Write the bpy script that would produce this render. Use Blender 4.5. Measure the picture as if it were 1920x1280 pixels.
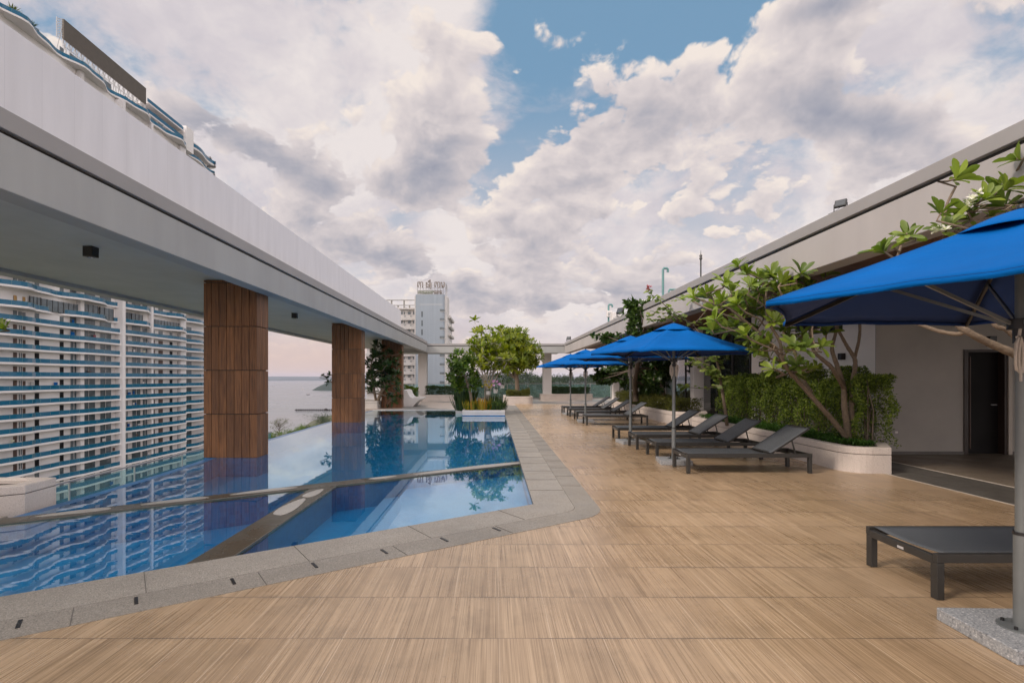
import bpy, math, random
import numpy as np
from mathutils import Vector, Matrix
R = math.radians
random.seed(7); rng = np.random.default_rng(7)
for o in list(bpy.data.objects): bpy.data.objects.remove(o)
S = bpy.context.scene; C = S.collection

# ------------------------------------------------------------------ camera
EYE = 1.52
cd = bpy.data.cameras.new('camera'); cam = bpy.data.objects.new('camera', cd); C.objects.link(cam)
cam.location = (0, 0, EYE); cam.rotation_euler = (R(90), 0, 0)
cd.sensor_width = 36; cd.lens = 18.75; cd.shift_x = .0182; cd.shift_y = .0354
cd.clip_start = .05; cd.clip_end = 80000
S.camera = cam
S.render.resolution_x = 1024; S.render.resolution_y = 682
S.view_settings.view_transform = 'Standard'; S.view_settings.look = 'None'
S.view_settings.exposure = 0.02; S.view_settings.gamma = 1

# ------------------------------------------------------------------ node helper
class NT:
    def __init__(s, tree): s.t = tree; s.n = tree.nodes; s.l = tree.links
    def new(s, typ, **kw):
        n = s.n.new(typ)
        for k, v in kw.items(): setattr(n, k, v)
        return n
    def put(s, sock, v):
        if hasattr(v, 'is_linked') or isinstance(v, bpy.types.NodeSocket): s.l.new(v, sock)
        else:
            if isinstance(v, (tuple, list)) and len(v) == 3 and sock.type == 'RGBA': v = (*v, 1)
            sock.default_value = v
    def m(s, op, a, b=None, c=None, clamp=False):
        n = s.new('ShaderNodeMath', operation=op, use_clamp=clamp); s.put(n.inputs[0], a)
        if b is not None: s.put(n.inputs[1], b)
        if c is not None: s.put(n.inputs[2], c)
        return n.outputs[0]
    def vm(s, op, a, b=None, scale=None):
        n = s.new('ShaderNodeVectorMath', operation=op); s.put(n.inputs[0], a)
        if b is not None: s.put(n.inputs[1], b)
        if scale is not None: s.put(n.inputs['Scale'], scale)
        return n.outputs[0]
    def xyz(s, v):
        n = s.new('ShaderNodeSeparateXYZ'); s.put(n.inputs[0], v); return n.outputs
    def comb(s, x, y, z=0.0):
        n = s.new('ShaderNodeCombineXYZ')
        s.put(n.inputs[0], x); s.put(n.inputs[1], y); s.put(n.inputs[2], z); return n.outputs[0]
    def noise(s, v=None, scale=5.0, detail=4.0, rough=.5, dist=0.0, col=False):
        n = s.new('ShaderNodeTexNoise')
        if v is not None: s.put(n.inputs['Vector'], v)
        s.put(n.inputs['Scale'], scale); s.put(n.inputs['Detail'], detail)
        s.put(n.inputs['Roughness'], rough); s.put(n.inputs['Distortion'], dist)
        return n.outputs['Color' if col else 'Fac']
    def mr(s, v, a, b, c=0.0, d=1.0, smooth=True):
        n = s.new('ShaderNodeMapRange', interpolation_type='SMOOTHSTEP' if smooth else 'LINEAR')
        s.put(n.inputs[0], v); s.put(n.inputs[1], a); s.put(n.inputs[2], b); s.put(n.inputs[3], c); s.put(n.inputs[4], d)
        return n.outputs[0]
    def mix(s, f, a, b, blend='MIX'):
        n = s.new('ShaderNodeMix', data_type='RGBA', blend_type=blend)
        s.put(n.inputs[0], f); s.put(n.inputs[6], a); s.put(n.inputs[7], b); return n.outputs[2]
    def ramp(s, f, stops):
        n = s.new('ShaderNodeValToRGB'); cr = n.color_ramp
        while len(cr.elements) < len(stops): cr.elements.new(.5)
        for e, (p, c) in zip(cr.elements, stops): e.position = p; e.color = (*c, 1)
        s.put(n.inputs[0], f); return n.outputs[0]
    def bump(s, h, strength=.2, dist=.01):
        n = s.new('ShaderNodeBump'); s.put(n.inputs['Height'], h)
        n.inputs['Strength'].default_value = strength; n.inputs['Distance'].default_value = dist
        return n.outputs[0]

# ------------------------------------------------------------------ sky and sun
BACK = 2.1
SUN_AZ, SUN_EL = R(-115), R(40)      # azimuth from +Y, clockwise towards +X
W = bpy.data.worlds.new('World'); S.world = W; W.use_nodes = True
wt = NT(W.node_tree); wt.n.clear()
sky = wt.new('ShaderNodeTexSky', sky_type='NISHITA'); sky.sun_disc = False
sky.sun_elevation = SUN_EL; sky.sun_rotation = SUN_AZ
sky.air_density = 1.1; sky.dust_density = 1.0; sky.ozone_density = 2.0
tc = wt.new('ShaderNodeTexCoord')
dx, dy, dz = wt.xyz(tc.outputs['Generated'])
yy = wt.m('MAXIMUM', dy, .06)
U = wt.m('DIVIDE', dx, yy); V = wt.m('DIVIDE', dz, yy)
front = wt.mr(dy, .05, .25)
def blob(cx, cy, a, b, ang=0.0):
    """soft patch of cloud seen in one direction of the sky; units are thousandths of a tangent"""
    u = wt.m('SUBTRACT', U, cx/1000); v = wt.m('SUBTRACT', V, cy/1000)
    ca, sa = math.cos(R(ang)), math.sin(R(ang))
    p = wt.m('ADD', wt.m('MULTIPLY', u, ca*1000/a), wt.m('MULTIPLY', v, sa*1000/a))
    q = wt.m('SUBTRACT', wt.m('MULTIPLY', v, ca*1000/b), wt.m('MULTIPLY', u, sa*1000/b))
    r2 = wt.m('ADD', wt.m('MULTIPLY', p, p), wt.m('MULTIPLY', q, q))
    return wt.m('EXPONENT', wt.m('MULTIPLY', r2, -1.0))
def total(blobs):
    acc = None
    for w, *a in blobs:
        t = wt.m('MULTIPLY', blob(*a), w)
        acc = t if acc is None else wt.m('ADD', acc, t)
    return wt.m('MULTIPLY', acc, front)
# weight, direction right, direction up, width, height, tilt
HIGH = [(-.60, 250, 680, 245, 85, -4), (-.34, 95, 520, 60, 90, 28), (-.30, 480, 690, 120, 40, 10), (-.22, 40, 400, 38, 80, 10), (-.30, -165, 300, 40, 60, 0), (-.25, 340, 550, 60, 40, 30), (-.22, 20, 650, 70, 60, 0),
        (.55, -520, 600, 330, 260, 0), (.40, 820, 580, 280, 200, 15), (.25, 150, 270, 330, 110, 0), (.25, -330, 240, 200, 90, 0), (.30, 200, 130, 420, 40, 0)]
PUFF = [(-.45, -480, 640, 300, 150, 0), (-.34, 260, 690, 260, 66, 0), (-.20, 70, 540, 60, 80, 30), (-.25, 860, 590, 180, 60, 12), (-.25, -470, 380, 60, 50, -30), (-.22, 20, 390, 45, 60, 0), (-.16, -240, 400, 60, 90, 0),
        (.36, -450, 440, 210, 45, -27), (.30, -110, 480, 100, 120, -15), (.24, -235, 640, 60, 110, 10), (.26, 190, 480, 75, 105, 0), (.26, 340, 480, 95, 105, 0), (.24, 690, 480, 170, 62, -10), (.26, 600, 690, 130, 40, 12), (.20, 520, 590, 70, 80, -20),
        (.22, -120, 370, 110, 50, 0), (.05, 330, 300, 330, 120, 0), (.26, -300, 270, 150, 60, -20), (.24, -60, 190, 150, 50, -10), (.24, 180, 140, 240, 30, 3), (-.25, 0, 92, 190, 24, 0), (.16, 100, 300, 120, 90, 0)]
SHADE = [(-.52, -450, 430, 200, 36, -27), (.16, -235, 640, 60, 60, 10), (-.16, -230, 590, 50, 50, 0), (.20, -150, 570, 60, 40, -30), (.20, -55, 560, 40, 40, -20), (-.26, -120, 375, 120, 40, 0),
         (.16, 130, 590, 40, 40, 30), (.22, 205, 600, 45, 30, 0), (.22, 310, 610, 60, 32, 0), (-.20, 190, 470, 110, 50, 10), (-.16, 320, 490, 80, 45, 0),
         (.20, 500, 600, 60, 80, -20), (-.42, 700, 480, 170, 46, -10), (-.24, 620, 530, 40, 50, 0), (-.24, 610, 690, 110, 24, 12),
         (.20, 600, 405, 70, 26, 10), (.14, 60, 340, 80, 40, 0), (.14, 270, 345, 60, 34, 0),
         (-.22, -300, 265, 110, 36, -20), (-.20, -180, 215, 110, 26, -15), (-.10, 60, 245, 150, 40, 0), (-.06, 250, 245, 140, 36, 0),
         (-.14, 180, 140, 250, 24, 3), (-.20, -60, 165, 110, 26, -10), (-.16, 330, 215, 110, 30, 0)]
highb = total(HIGH); pufb = total(PUFF); shdb = total(SHADE)
zz = wt.m('ADD', wt.m('MAXIMUM', dz, 0.0), .42)
P0 = wt.comb(wt.m('DIVIDE', dx, zz), wt.m('DIVIDE', dy, zz), 0.0)
def noise2(v, sc, det, ro=.55, col=False):
    n = wt.new('ShaderNodeTexNoise', noise_dimensions='2D'); wt.put(n.inputs['Vector'], v)
    n.inputs['Scale'].default_value = sc; n.inputs['Detail'].default_value = det; n.inputs['Roughness'].default_value = ro
    return n.outputs['Color' if col else 'Fac']
warp = noise2(P0, 2.4, 4, .55, True)
P1 = wt.vm('ADD', P0, wt.vm('SCALE', wt.vm('SUBTRACT', warp, (.5, .5, .5)), scale=.13))
def density(off):
    p = wt.vm('ADD', P1, off)
    n = noise2(p, 4.7, 9, .55)
    vo = wt.new('ShaderNodeTexVoronoi', feature='F1', voronoi_dimensions='2D'); wt.put(vo.inputs['Vector'], p)
    vo.inputs['Scale'].default_value = 9.0; vo.inputs['Detail'].default_value = 3.0
    vo.inputs['Roughness'].default_value = .55; vo.inputs['Lacunarity'].default_value = 2.2; vo.normalize = True
    b = wt.m('SUBTRACT', 1.0, vo.outputs['Distance'])
    return wt.m('ADD', wt.m('MULTIPLY', n, .80), wt.m('MULTIPLY', b, .40))
d0 = density((0, 0, 0)); d1 = density((-.012, -.032, .0))
# high thin sheet
hs = wt.m('ADD', wt.m('ADD', wt.m('MULTIPLY_ADD', noise2(P1, 2.9, 9, .62), 1.9, -.49), wt.m('MULTIPLY', highb, .85)), .13)
hcov = wt.mr(hs, .38, .80)
hcol = wt.ramp(wt.m('ADD', noise2(P1, 3.1, 8, .62), wt.m('MULTIPLY', highb, .25)), [(.28, (.53, .50, .555)), (.48, (.665, .615, .645)), (.66, (.82, .755, .74))])
# heaped clouds: pale rims, grey bellies
dens = wt.m('ADD', wt.m('ADD', wt.m('MULTIPLY_ADD', d0, 1.95, -.665), wt.m('MULTIPLY', pufb, 1.0)), wt.m('MULTIPLY', wt.m('SUBTRACT', 1.0, front), .05))
pcov = wt.mr(dens, .64, .76)
relief = wt.m('SUBTRACT', d0, d1)
thick = wt.mr(dens, .68, 1.15)
fine = wt.m('SUBTRACT', noise2(P1, 11.0, 6, .62), .5)
shade = wt.m('ADD', wt.m('ADD', .80, wt.m('MULTIPLY', relief, 2.1)), shdb)
shade = wt.m('ADD', wt.m('SUBTRACT', shade, wt.m('MULTIPLY', thick, .35)), wt.m('MULTIPLY', fine, .24))
ccol = wt.ramp(shade, [(0, (.34, .35, .42)), (.25, (.44, .43, .48)), (.5, (.575, .53, .55)), (.75, (.72, .65, .645)), (1, (.885, .79, .725))])
warm = wt.m('MULTIPLY', wt.m('SUBTRACT', 1.0, wt.mr(dz, 0.02, .15)), wt.mr(dx, .30, -.30))
skyc = wt.mix(1.0, sky.outputs[0], (.085, .085, .085), 'MULTIPLY')
skyc = wt.mix(.75, skyc, (.215, .39, .575))
skyc = wt.mix(wt.mr(dz, .50, .16), skyc, (.60, .585, .63))
final = wt.mix(pcov, wt.mix(hcov, skyc, hcol), ccol)
low = wt.m('SUBTRACT', 1.0, wt.mr(dz, .01, .09))
final = wt.mix(wt.m('MULTIPLY', low, .75), final, (.76, .65, .61))
final = wt.mix(wt.m('MULTIPLY', warm, .80), final, (.72, .54, .48))
# unseen sky overhead and behind the camera, brightened as added fill light
lift = wt.m('MAXIMUM', wt.m('MULTIPLY', wt.mr(dy, .15, -.45), wt.mr(dz, .05, .50, .42, 1.0)), wt.mr(dz, .62, .92))
final = wt.vm('SCALE', final, scale=wt.m('ADD', 1.0, wt.m('MULTIPLY', lift, BACK)))
bg = wt.new('ShaderNodeBackground'); wt.put(bg.inputs[0], wt.mix(lift, final, wt.mix(1.0, final, (1.06, 1.0, .93), 'MULTIPLY'))); bg.inputs[1].default_value = 1.0
wo = wt.new('ShaderNodeOutputWorld'); wt.l.new(bg.outputs[0], wo.inputs[0])
W.cycles.sampling_method = 'MANUAL'; W.cycles.sample_map_resolution = 512

ld = bpy.data.lights.new('sun', 'SUN'); ld.energy = 2.3; ld.angle = R(11); ld.color = (1, .86, .73)
sun = bpy.data.objects.new('sun', ld); C.objects.link(sun)
sd = Vector((math.sin(SUN_AZ)*math.cos(SUN_EL), math.cos(SUN_AZ)*math.cos(SUN_EL), math.sin(SUN_EL)))
sun.rotation_euler = sd.to_track_quat('Z', 'Y').to_euler(); sun.location = (0, 0, 60)

# ------------------------------------------------------------------ survey helpers (photo bearings to metres)
F = 1000.0; VX, VY = 925.0, 708.0
def G(px, py, z=0.0):
    Y = (EYE-z)*F/(py-VY); return Vector(((px-VX)/F*Y, Y, z))
def P(px, py, Y): return Vector(((px-VX)/F*Y, Y, EYE+(VY-py)/F*Y))

# ------------------------------------------------------------------ mesh helper
class MB:
    def __init__(s): s.v = []; s.f = []; s.sm = []; s.tone = []
    def add(s, vs, fs, smooth=False, tone=0.5):
        b = len(s.v); s.v += [tuple(v) for v in vs]
        for f in fs: s.f.append(tuple(b+i for i in f)); s.sm.append(smooth); s.tone.append(tone)
        return s
    def box(s, x0, x1, y0, y1, z0, z1, tone=.5):
        v = [(x, y, z) for z in (z0, z1) for y in (y0, y1) for x in (x0, x1)]
        return s.add(v, [(0,2,3,1),(4,5,7,6),(0,1,5,4),(2,6,7,3),(0,4,6,2),(1,3,7,5)], tone=tone)
    def obox(s, M, x0, x1, y0, y1, z0, z1, tone=.5):
        v = [M @ Vector((x, y, z)) for z in (z0, z1) for y in (y0, y1) for x in (x0, x1)]
        return s.add(v, [(0,2,3,1),(4,5,7,6),(0,1,5,4),(2,6,7,3),(0,4,6,2),(1,3,7,5)], tone=tone)
    def beam(s, a, b, w, h, up=(0,0,1), tone=.5):
        a, b = Vector(a), Vector(b); d = (b-a); L = d.length; d.normalize()
        sx = d.cross(Vector(up))
        if sx.length < 1e-4: sx = Vector((1,0,0))
        sx.normalize(); uz = sx.cross(d)
        M = Matrix((( *sx, 0), (*d, 0), (*uz, 0), (0,0,0,1))).transposed(); M.translation = a
        return s.obox(M, -w/2, w/2, 0, L, -h/2, h/2, tone)
    def prism(s, poly, z0, z1, tone=.5):
        n = len(poly)
        v = [(p[0], p[1], z0) for p in poly]+[(p[0], p[1], z1) for p in poly]
        f = [tuple(range(n-1, -1, -1)), tuple(range(n, 2*n))]+[(i, (i+1) % n, n+(i+1) % n, n+i) for i in range(n)]
        return s.add(v, f, tone=tone)
    def tube(s, pts, rad, n=8, smooth=True, cap=True, tone=.5):
        pts = [Vector(p) for p in pts]
        if not hasattr(rad, '__len__'): rad = [rad]*len(pts)
        vs = []; fs = []; ref = None
        for i, p in enumerate(pts):
            t = (pts[min(i+1, len(pts)-1)]-pts[max(i-1, 0)]).normalized()
            if ref is None: ref = Vector((1,0,0)) if abs(t.x) < .8 else Vector((0,1,0))
            a = (ref-t*ref.dot(t)).normalized(); b = t.cross(a); ref = a
            for k in range(n):
                q = 2*math.pi*k/n; vs.append(p+(a*math.cos(q)+b*math.sin(q))*rad[i])
        for i in range(len(pts)-1):
            for k in range(n):
                fs.append((i*n+k, i*n+(k+1) % n, (i+1)*n+(k+1) % n, (i+1)*n+k))
        s.add(vs, fs, smooth, tone)
        if cap:
            s.add(vs[:n], [tuple(range(n-1, -1, -1))], False, tone); s.add(vs[-n:], [tuple(range(n))], False, tone)
        return s
    def grid(s, fn, nu, nv, smooth=True, tone=.5):
        vs = [fn(i/nu, j/nv) for j in range(nv+1) for i in range(nu+1)]
        fs = [(j*(nu+1)+i, j*(nu+1)+i+1, (j+1)*(nu+1)+i+1, (j+1)*(nu+1)+i) for j in range(nv) for i in range(nu)]
        return s.add(vs, fs, smooth, tone)
    def build(s, name, m, parent=None, bevel=0, solid=0, seg=2):
        me = bpy.data.meshes.new(name)
        off = wloc(parent) if parent else Vector((0,0,0))
        me.from_pydata([tuple(Vector(v)-off) for v in s.v], [], s.f)
        me.polygons.foreach_set('use_smooth', s.sm)
        at = me.attributes.new('tone', 'FLOAT', 'FACE'); at.data.foreach_set('value', s.tone)
        me.materials.append(m); me.update()
        return link(name, me, parent, bevel, solid, seg)
def link(name, me, parent=None, bevel=0, solid=0, seg=2):
    o = bpy.data.objects.new(name, me); C.objects.link(o)
    if parent: o.parent = parent
    if solid:
        md = o.modifiers.new('thickness', 'SOLIDIFY'); md.thickness = solid; md.offset = -1
    if bevel:
        md = o.modifiers.new('edge', 'BEVEL'); md.width = bevel; md.segments = seg; md.limit_method = 'ANGLE'; md.angle_limit = R(35)
    return o
def wloc(o):
    v = Vector((0,0,0))
    while o: v += o.location; o = o.parent
    return v
def tag(o, label=None, cat=None, group=None, kind=None):
    if label: o['label'] = label
    if cat: o['category'] = cat
    if group: o['group'] = group
    if kind: o['kind'] = kind
    return o
def thing(name, label, cat, loc=(0,0,0), group=None, kind=None):
    o = bpy.data.objects.new(name, None); C.objects.link(o); o.location = loc; o.empty_display_size = .2
    return tag(o, label, cat, group, kind)
def dup(o, parent=None):
    c = o.copy(); C.objects.link(c)
    if parent: c.parent = parent
    for ch in [k for k in C.objects if k.parent == o]: dup(ch, c)
    return c

# ------------------------------------------------------------------ leaves
SHAPES = {
 'plumeria': ([0,.22,.5,.78,.93,1], [.10,.55,.92,1.0,.6,.05]),
 'oval':     ([0,.3,.7,1], [.12,.9,.85,.05]),
 'round':    ([0,.25,.65,1], [.35,1,.9,.25]),
 'blade':    ([0,.3,.7,1], [.6,1,.7,.05]),
 'small':    None}
class Leaves:
    def __init__(s, shape='plumeria', ratio=.30, droop=.25, fold=.18):
        s.shape = shape; s.ratio = ratio; s.droop = droop; s.fold = fold
        s.b = []; s.d = []; s.u = []; s.l = []; s.t = []
    def add(s, base, d, up, length, tone):
        s.b.append(tuple(base)); s.d.append(tuple(d)); s.u.append(tuple(up)); s.l.append(length); s.t.append(tone)
    def bulk(s, b, d, u, l, t):
        s.b += list(map(tuple, b)); s.d += list(map(tuple, d)); s.u += list(map(tuple, u)); s.l += list(l); s.t += list(t)
    def rosette(s, p, axis, n, length, spread=.9, tone=.5, jit=.3):
        a = Vector(axis).normalized(); e = Vector((0,0,1)) if abs(a.z) < .9 else Vector((1,0,0))
        x = a.cross(e).normalized(); y = a.cross(x); q0 = random.random()*6.28
        for i in range(n):
            q = q0+2.4*i+random.uniform(-jit, jit)
            el = spread*random.uniform(.45, 1.15)*(1-.45*(i/n))
            d = (x*math.cos(q)+y*math.sin(q))*math.sin(el*1.4)+a*math.cos(el*1.4)
            up = a*1.0-d*a.dot(d)+Vector((0,0,.2))
            s.add(Vector(p)-a*random.uniform(0, .25)*length, d, up, length*random.uniform(.75, 1.15), min(1, max(0, tone+random.uniform(-.28, .28))))
    def build(s, name, m, parent=None):
        B = np.array(s.b, float); D = np.array(s.d, float); Uv = np.array(s.u, float); L = np.array(s.l)[:, None]; T = np.array(s.t)
        if parent: B = B-np.array(wloc(parent))
        D /= np.linalg.norm(D, axis=1)[:, None]+1e-9
        Sd = np.cross(D, Uv); Sd /= np.linalg.norm(Sd, axis=1)[:, None]+1e-9
        N = np.cross(Sd, D); n = len(B)
        if s.shape == 'small':
            w = s.ratio
            pts = [B, B+D*L*.5+Sd*L*w+N*L*s.fold*.5, B+D*L, B+D*L*.5-Sd*L*w+N*L*s.fold*.5]
            Vt = np.stack(pts, 1).reshape(-1, 3); k = 4
            loc = np.array([[0,1,2,3]])
        else:
            ts, ws = SHAPES[s.shape]; pts = []
            for t, w in zip(ts, ws):
                c = B+D*L*t-N*L*s.droop*t*t; hw = w*s.ratio
                pts += [c-Sd*L*hw+N*L*s.fold*hw, c, c+Sd*L*hw+N*L*s.fold*hw]
            Vt = np.stack(pts, 1).reshape(-1, 3); k = len(pts)
            loc = []
            for i in range(len(ts)-1):
                a = i*3; loc += [[a, a+1, a+4, a+3], [a+1, a+2, a+5, a+4]]
            loc = np.array(loc)
        faces = (np.arange(n)[:, None, None]*k+loc[None]).reshape(-1, 4)
        nf = len(faces); me = bpy.data.meshes.new(name)
        me.vertices.add(len(Vt)); me.vertices.foreach_set('co', Vt.ravel())
        me.loops.add(nf*4); me.loops.foreach_set('vertex_index', faces.ravel().astype(np.int32))
        me.polygons.add(nf); me.polygons.foreach_set('loop_start', (np.arange(nf)*4).astype(np.int32))
        me.polygons.foreach_set('use_smooth', np.full(nf, s.shape != 'small'))
        at = me.attributes.new('tone', 'FLOAT', 'FACE'); at.data.foreach_set('value', np.repeat(T, len(loc)))
        me.update(calc_edges=True); me.materials.append(m)
        return link(name, me, parent)

# ------------------------------------------------------------------ materials
def material(name):
    m = bpy.data.materials.new(name); m.use_nodes = True
    t = NT(m.node_tree); b = t.n['Principled BSDF']; return m, t, b
def plain(name, col, rough=.6, var=.12, vs=3.0, bump=0.0, bs=60.0, metal=0.0, spec=.5, coord='pos', streak=None):
    m, t, b = material(name)
    pos = t.new('ShaderNodeNewGeometry').outputs['Position'] if coord == 'pos' else t.new('ShaderNodeTexCoord').outputs['Object']
    n = t.noise(pos, vs, 6, .6)
    c = t.mix(1.0, col, t.ramp(n, [(.25, (1-var,)*3), (.75, (1+var,)*3)]), 'MULTIPLY')
    if streak:
        sx, sy, sz, amt = streak
        sn = t.noise(t.vm('MULTIPLY', pos, (sx, sy, sz)), 1.0, 5, .6)
        c = t.mix(1.0, c, t.ramp(sn, [(.3, (1-amt,)*3), (.7, (1+amt*.4,)*3)]), 'MULTIPLY')
    t.put(b.inputs['Base Color'], c)
    t.put(b.inputs['Roughness'], t.mr(t.noise(pos, vs*2.3, 4), .2, .8, max(.02, rough-.08), min(1, rough+.08), False))
    b.inputs['Metallic'].default_value = metal; b.inputs['Specular IOR Level'].default_value = spec
    if bump:
        t.put(b.inputs['Normal'], t.bump(t.noise(pos, bs, 4, .6), bump, .004))
    return m
def leafmat(name, dark, light, trans=.3, rough=.42, extra=None):
    m, t, b = material(name)
    at = t.new('ShaderNodeAttribute', attribute_name='tone')
    stops = [(0, dark), (.55, tuple((a+c)/2 for a, c in zip(dark, light))), (1, light)]
    if extra: stops = [(0, dark), (.6, light), (1, extra)]
    c = t.ramp(at.outputs['Fac'], stops)
    t.put(b.inputs['Base Color'], c); b.inputs['Roughness'].default_value = rough
    b.inputs['Specular IOR Level'].default_value = .35
    tr = t.new('ShaderNodeBsdfTranslucent'); t.put(tr.inputs[0], t.mix(1.0, c, (1.3, 1.5, .6), 'MULTIPLY'))
    mx = t.new('ShaderNodeMixShader'); mx.inputs[0].default_value = trans
    t.l.new(b.outputs[0], mx.inputs[1]); t.l.new(tr.outputs[0], mx.inputs[2])
    t.l.new(mx.outputs[0], t.n['Material Output'].inputs[0])
    return m
M = {}
M['plaster'] = plain('grey_plaster', (.34, .345, .34), .75, .05, .8, .25, 90, streak=(1.5, 1.5, .12, .10))
M['plaster_pale'] = plain('pale_plaster', (.80, .765, .74), .75, .05, .8, .2, 90)
M['plaster_warm'] = plain('warm_grey_plaster', (.385, .365, .355), .75, .05, .9, .25, 110, streak=(1.5, 1.2, .12, .09))
M['render_wall'] = plain('textured_grey_render', (.39, .37, .34), .85, .10, 1.2, .7, 160)
M['ceiling'] = plain('painted_ceiling', (.33, .35, .345), .7, .06, .7, .1, 60)
m, t, b = material('boarded_ceiling'); pos = t.new('ShaderNodeNewGeometry').outputs['Position']; x, y, z = t.xyz(pos)
jx = t.m('ABSOLUTE', t.m('SUBTRACT', t.m('FRACT', t.m('DIVIDE', x, 1.22)), .5)); jy = t.m('ABSOLUTE', t.m('SUBTRACT', t.m('FRACT', t.m('DIVIDE', y, 2.44)), .5))
j = t.m('MULTIPLY', t.m('MAXIMUM', t.mr(jx, .4955, .4975), t.mr(jy, .4978, .4988)), .35)
c = t.mix(1.0, (.40, .42, .415), t.ramp(t.noise(pos, .9, 6, .65), [(.3, (.88,)*3), (.7, (1.06,)*3)]), 'MULTIPLY')
t.put(b.inputs['Base Color'], t.mix(j, c, (.16, .17, .17))); b.inputs['Roughness'].default_value = .65; M['ceiling'] = m
M['cap'] = plain('grey_roof_edge', (.285, .275, .27), .6, .06, 1.0, .1, 60)
M['rim_joint'] = plain('rim_joint', (.10, .09, .078), .8, .1)
M['dark'] = plain('black_painted_metal', (.012, .012, .013), .4, .1, 5)
M['gapdark'] = plain('dark_joint', (.05, .046, .042), .8, .1)
M['frame'] = plain('charcoal_powder_coat', (.028, .027, .025), .42, .15, 8, .05, 300, coord='obj')
M['pole'] = plain('brushed_grey_metal', (.165, .178, .18), .42, .10, 6, .05, 200, metal=.35, coord='obj')
m, t, b = material('canvas_painted_shade'); b.inputs['Base Color'].default_value = (.0, .028, .15, 1); b.inputs['Roughness'].default_value = .85; M['painted_shade'] = m  # same blue cloth seen from below, its shade painted in as darker navy
M['rope'] = plain('pale_rope', (.55, .50, .45), .9, .15, 80, .5, 300, coord='obj')
M['white_tile'] = plain('white_stone_tile', (.60, .57, .54), .55, .08, 2.5, .1, 40)
M['white_paint'] = plain('white_paint', (.66, .63, .61), .6, .05, 1.2)
M['soil'] = plain('dark_soil', (.035, .026, .018), .95, .3, 20, .8, 40)
M['concrete'] = plain('raw_concrete', (.30, .29, .27), .85, .1, .3, .2, 20)
M['bark'] = plain('plumeria_bark', (.20, .15, .105), .85, .30, 26, .9, 45, streak=(30, 30, 120, .35))
M['bark_pale'] = plain('pale_bark', (.40, .36, .31), .85, .25, 26, .6, 60)
M['bark_dark'] = plain('dark_bark', (.10, .075, .055), .9, .3, 20, .8, 50)
M['leaf_plum'] = leafmat('plumeria_leaf', (.050, .095, .016), (.25, .32, .045), .30, .38)
M['leaf_plum_dark'] = leafmat('dark_plumeria_leaf', (.010, .032, .010), (.055, .105, .028), .18, .35)
M['leaf_yellow'] = leafmat('yellow_green_leaf', (.075, .125, .010), (.28, .30, .015), .35, .4)
M['leaf_tree'] = leafmat('tree_leaf', (.045, .095, .010), (.15, .22, .018), .30, .4)
M['leaf_dark'] = leafmat('deep_green_leaf', (.012, .034, .009), (.075, .130, .026), .18, .35)
M['leaf_hedge'] = leafmat('hedge_leaf', (.022, .055, .009), (.25, .32, .048), .32, .5)
M['leaf_box'] = leafmat('clipped_hedge_leaf', (.012, .035, .008), (.055, .095, .02), .2, .5)
M['leaf_ground'] = leafmat('ground_cover_leaf', (.015, .055, .008), (.06, .14, .015), .3, .5)
M['leaf_olive'] = leafmat('olive_hedge_leaf', (.05, .065, .012), (.17, .17, .03), .25, .5)
M['leaf_vine'] = leafmat('round_tree_leaf', (.10, .15, .035), (.28, .34, .09), .35, .45)
M['leaf_croton'] = leafmat('croton_leaf', (.10, .13, .012), (.36, .28, .02), .35, .4, (.42, .16, .02))
M['leaf_forest'] = leafmat('forest_leaf', (.016, .036, .014), (.055, .085, .03), .15, .7)
M['leaf_grey'] = leafmat('grey_branch_leaf', (.09, .10, .06), (.22, .21, .14), .2, .7)
M['petal'] = leafmat('white_petal', (.70, .68, .62), (.82, .80, .76), .25, .6)
M['orchid'] = leafmat('orchid_petal', (.38, .14, .42), (.65, .40, .66), .3, .6)
M['red_petal'] = leafmat('pink_petal', (.30, .05, .10), (.55, .18, .22), .3, .6)
# blue sunshade cloth
m, t, b = material('blue_canvas'); pos = t.new('ShaderNodeTexCoord').outputs['Object']
wv = t.noise(pos, 900, 2); fd = t.noise(t.vm('MULTIPLY', pos, (2.2, 2.2, 9)), 1.6, 5, .55)
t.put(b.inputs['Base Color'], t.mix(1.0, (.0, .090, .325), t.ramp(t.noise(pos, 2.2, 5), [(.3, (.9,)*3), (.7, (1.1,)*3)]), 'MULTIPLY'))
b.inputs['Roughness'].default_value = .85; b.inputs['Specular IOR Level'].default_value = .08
t.put(b.inputs['Normal'], t.bump(t.m('ADD', t.m('MULTIPLY', wv, .05), t.m('ADD', fd, t.m('MULTIPLY', t.noise(t.vm('MULTIPLY', pos, (5, 5, 30)), 1.0, 3, .5, 1.5), .35))), .55, .03)); M['canvas'] = m
tr = t.new('ShaderNodeBsdfTranslucent'); tr.inputs[0].default_value = (.0, .05, .35, 1)
mx = t.new('ShaderNodeMixShader'); mx.inputs[0].default_value = .02
t.l.new(b.outputs[0], mx.inputs[1]); t.l.new(tr.outputs[0], mx.inputs[2]); t.l.new(mx.outputs[0], t.n['Material Output'].inputs[0])
# woven lounger sling
m, t, b = material('woven_sling'); pos = t.new('ShaderNodeTexCoord').outputs['Object']
x, y, z = t.xyz(pos)
wx = t.m('SINE', t.m('MULTIPLY', x, 900)); wy = t.m('SINE', t.m('MULTIPLY', y, 900)); we = t.m('MULTIPLY', wx, wy)
t.put(b.inputs['Base Color'], t.mix(t.mr(we, -1, 1), (.050, .056, .064), (.105, .115, .125)))
b.inputs['Roughness'].default_value = .55; t.put(b.inputs['Normal'], t.bump(we, .4, .002)); M['sling'] = m
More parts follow.
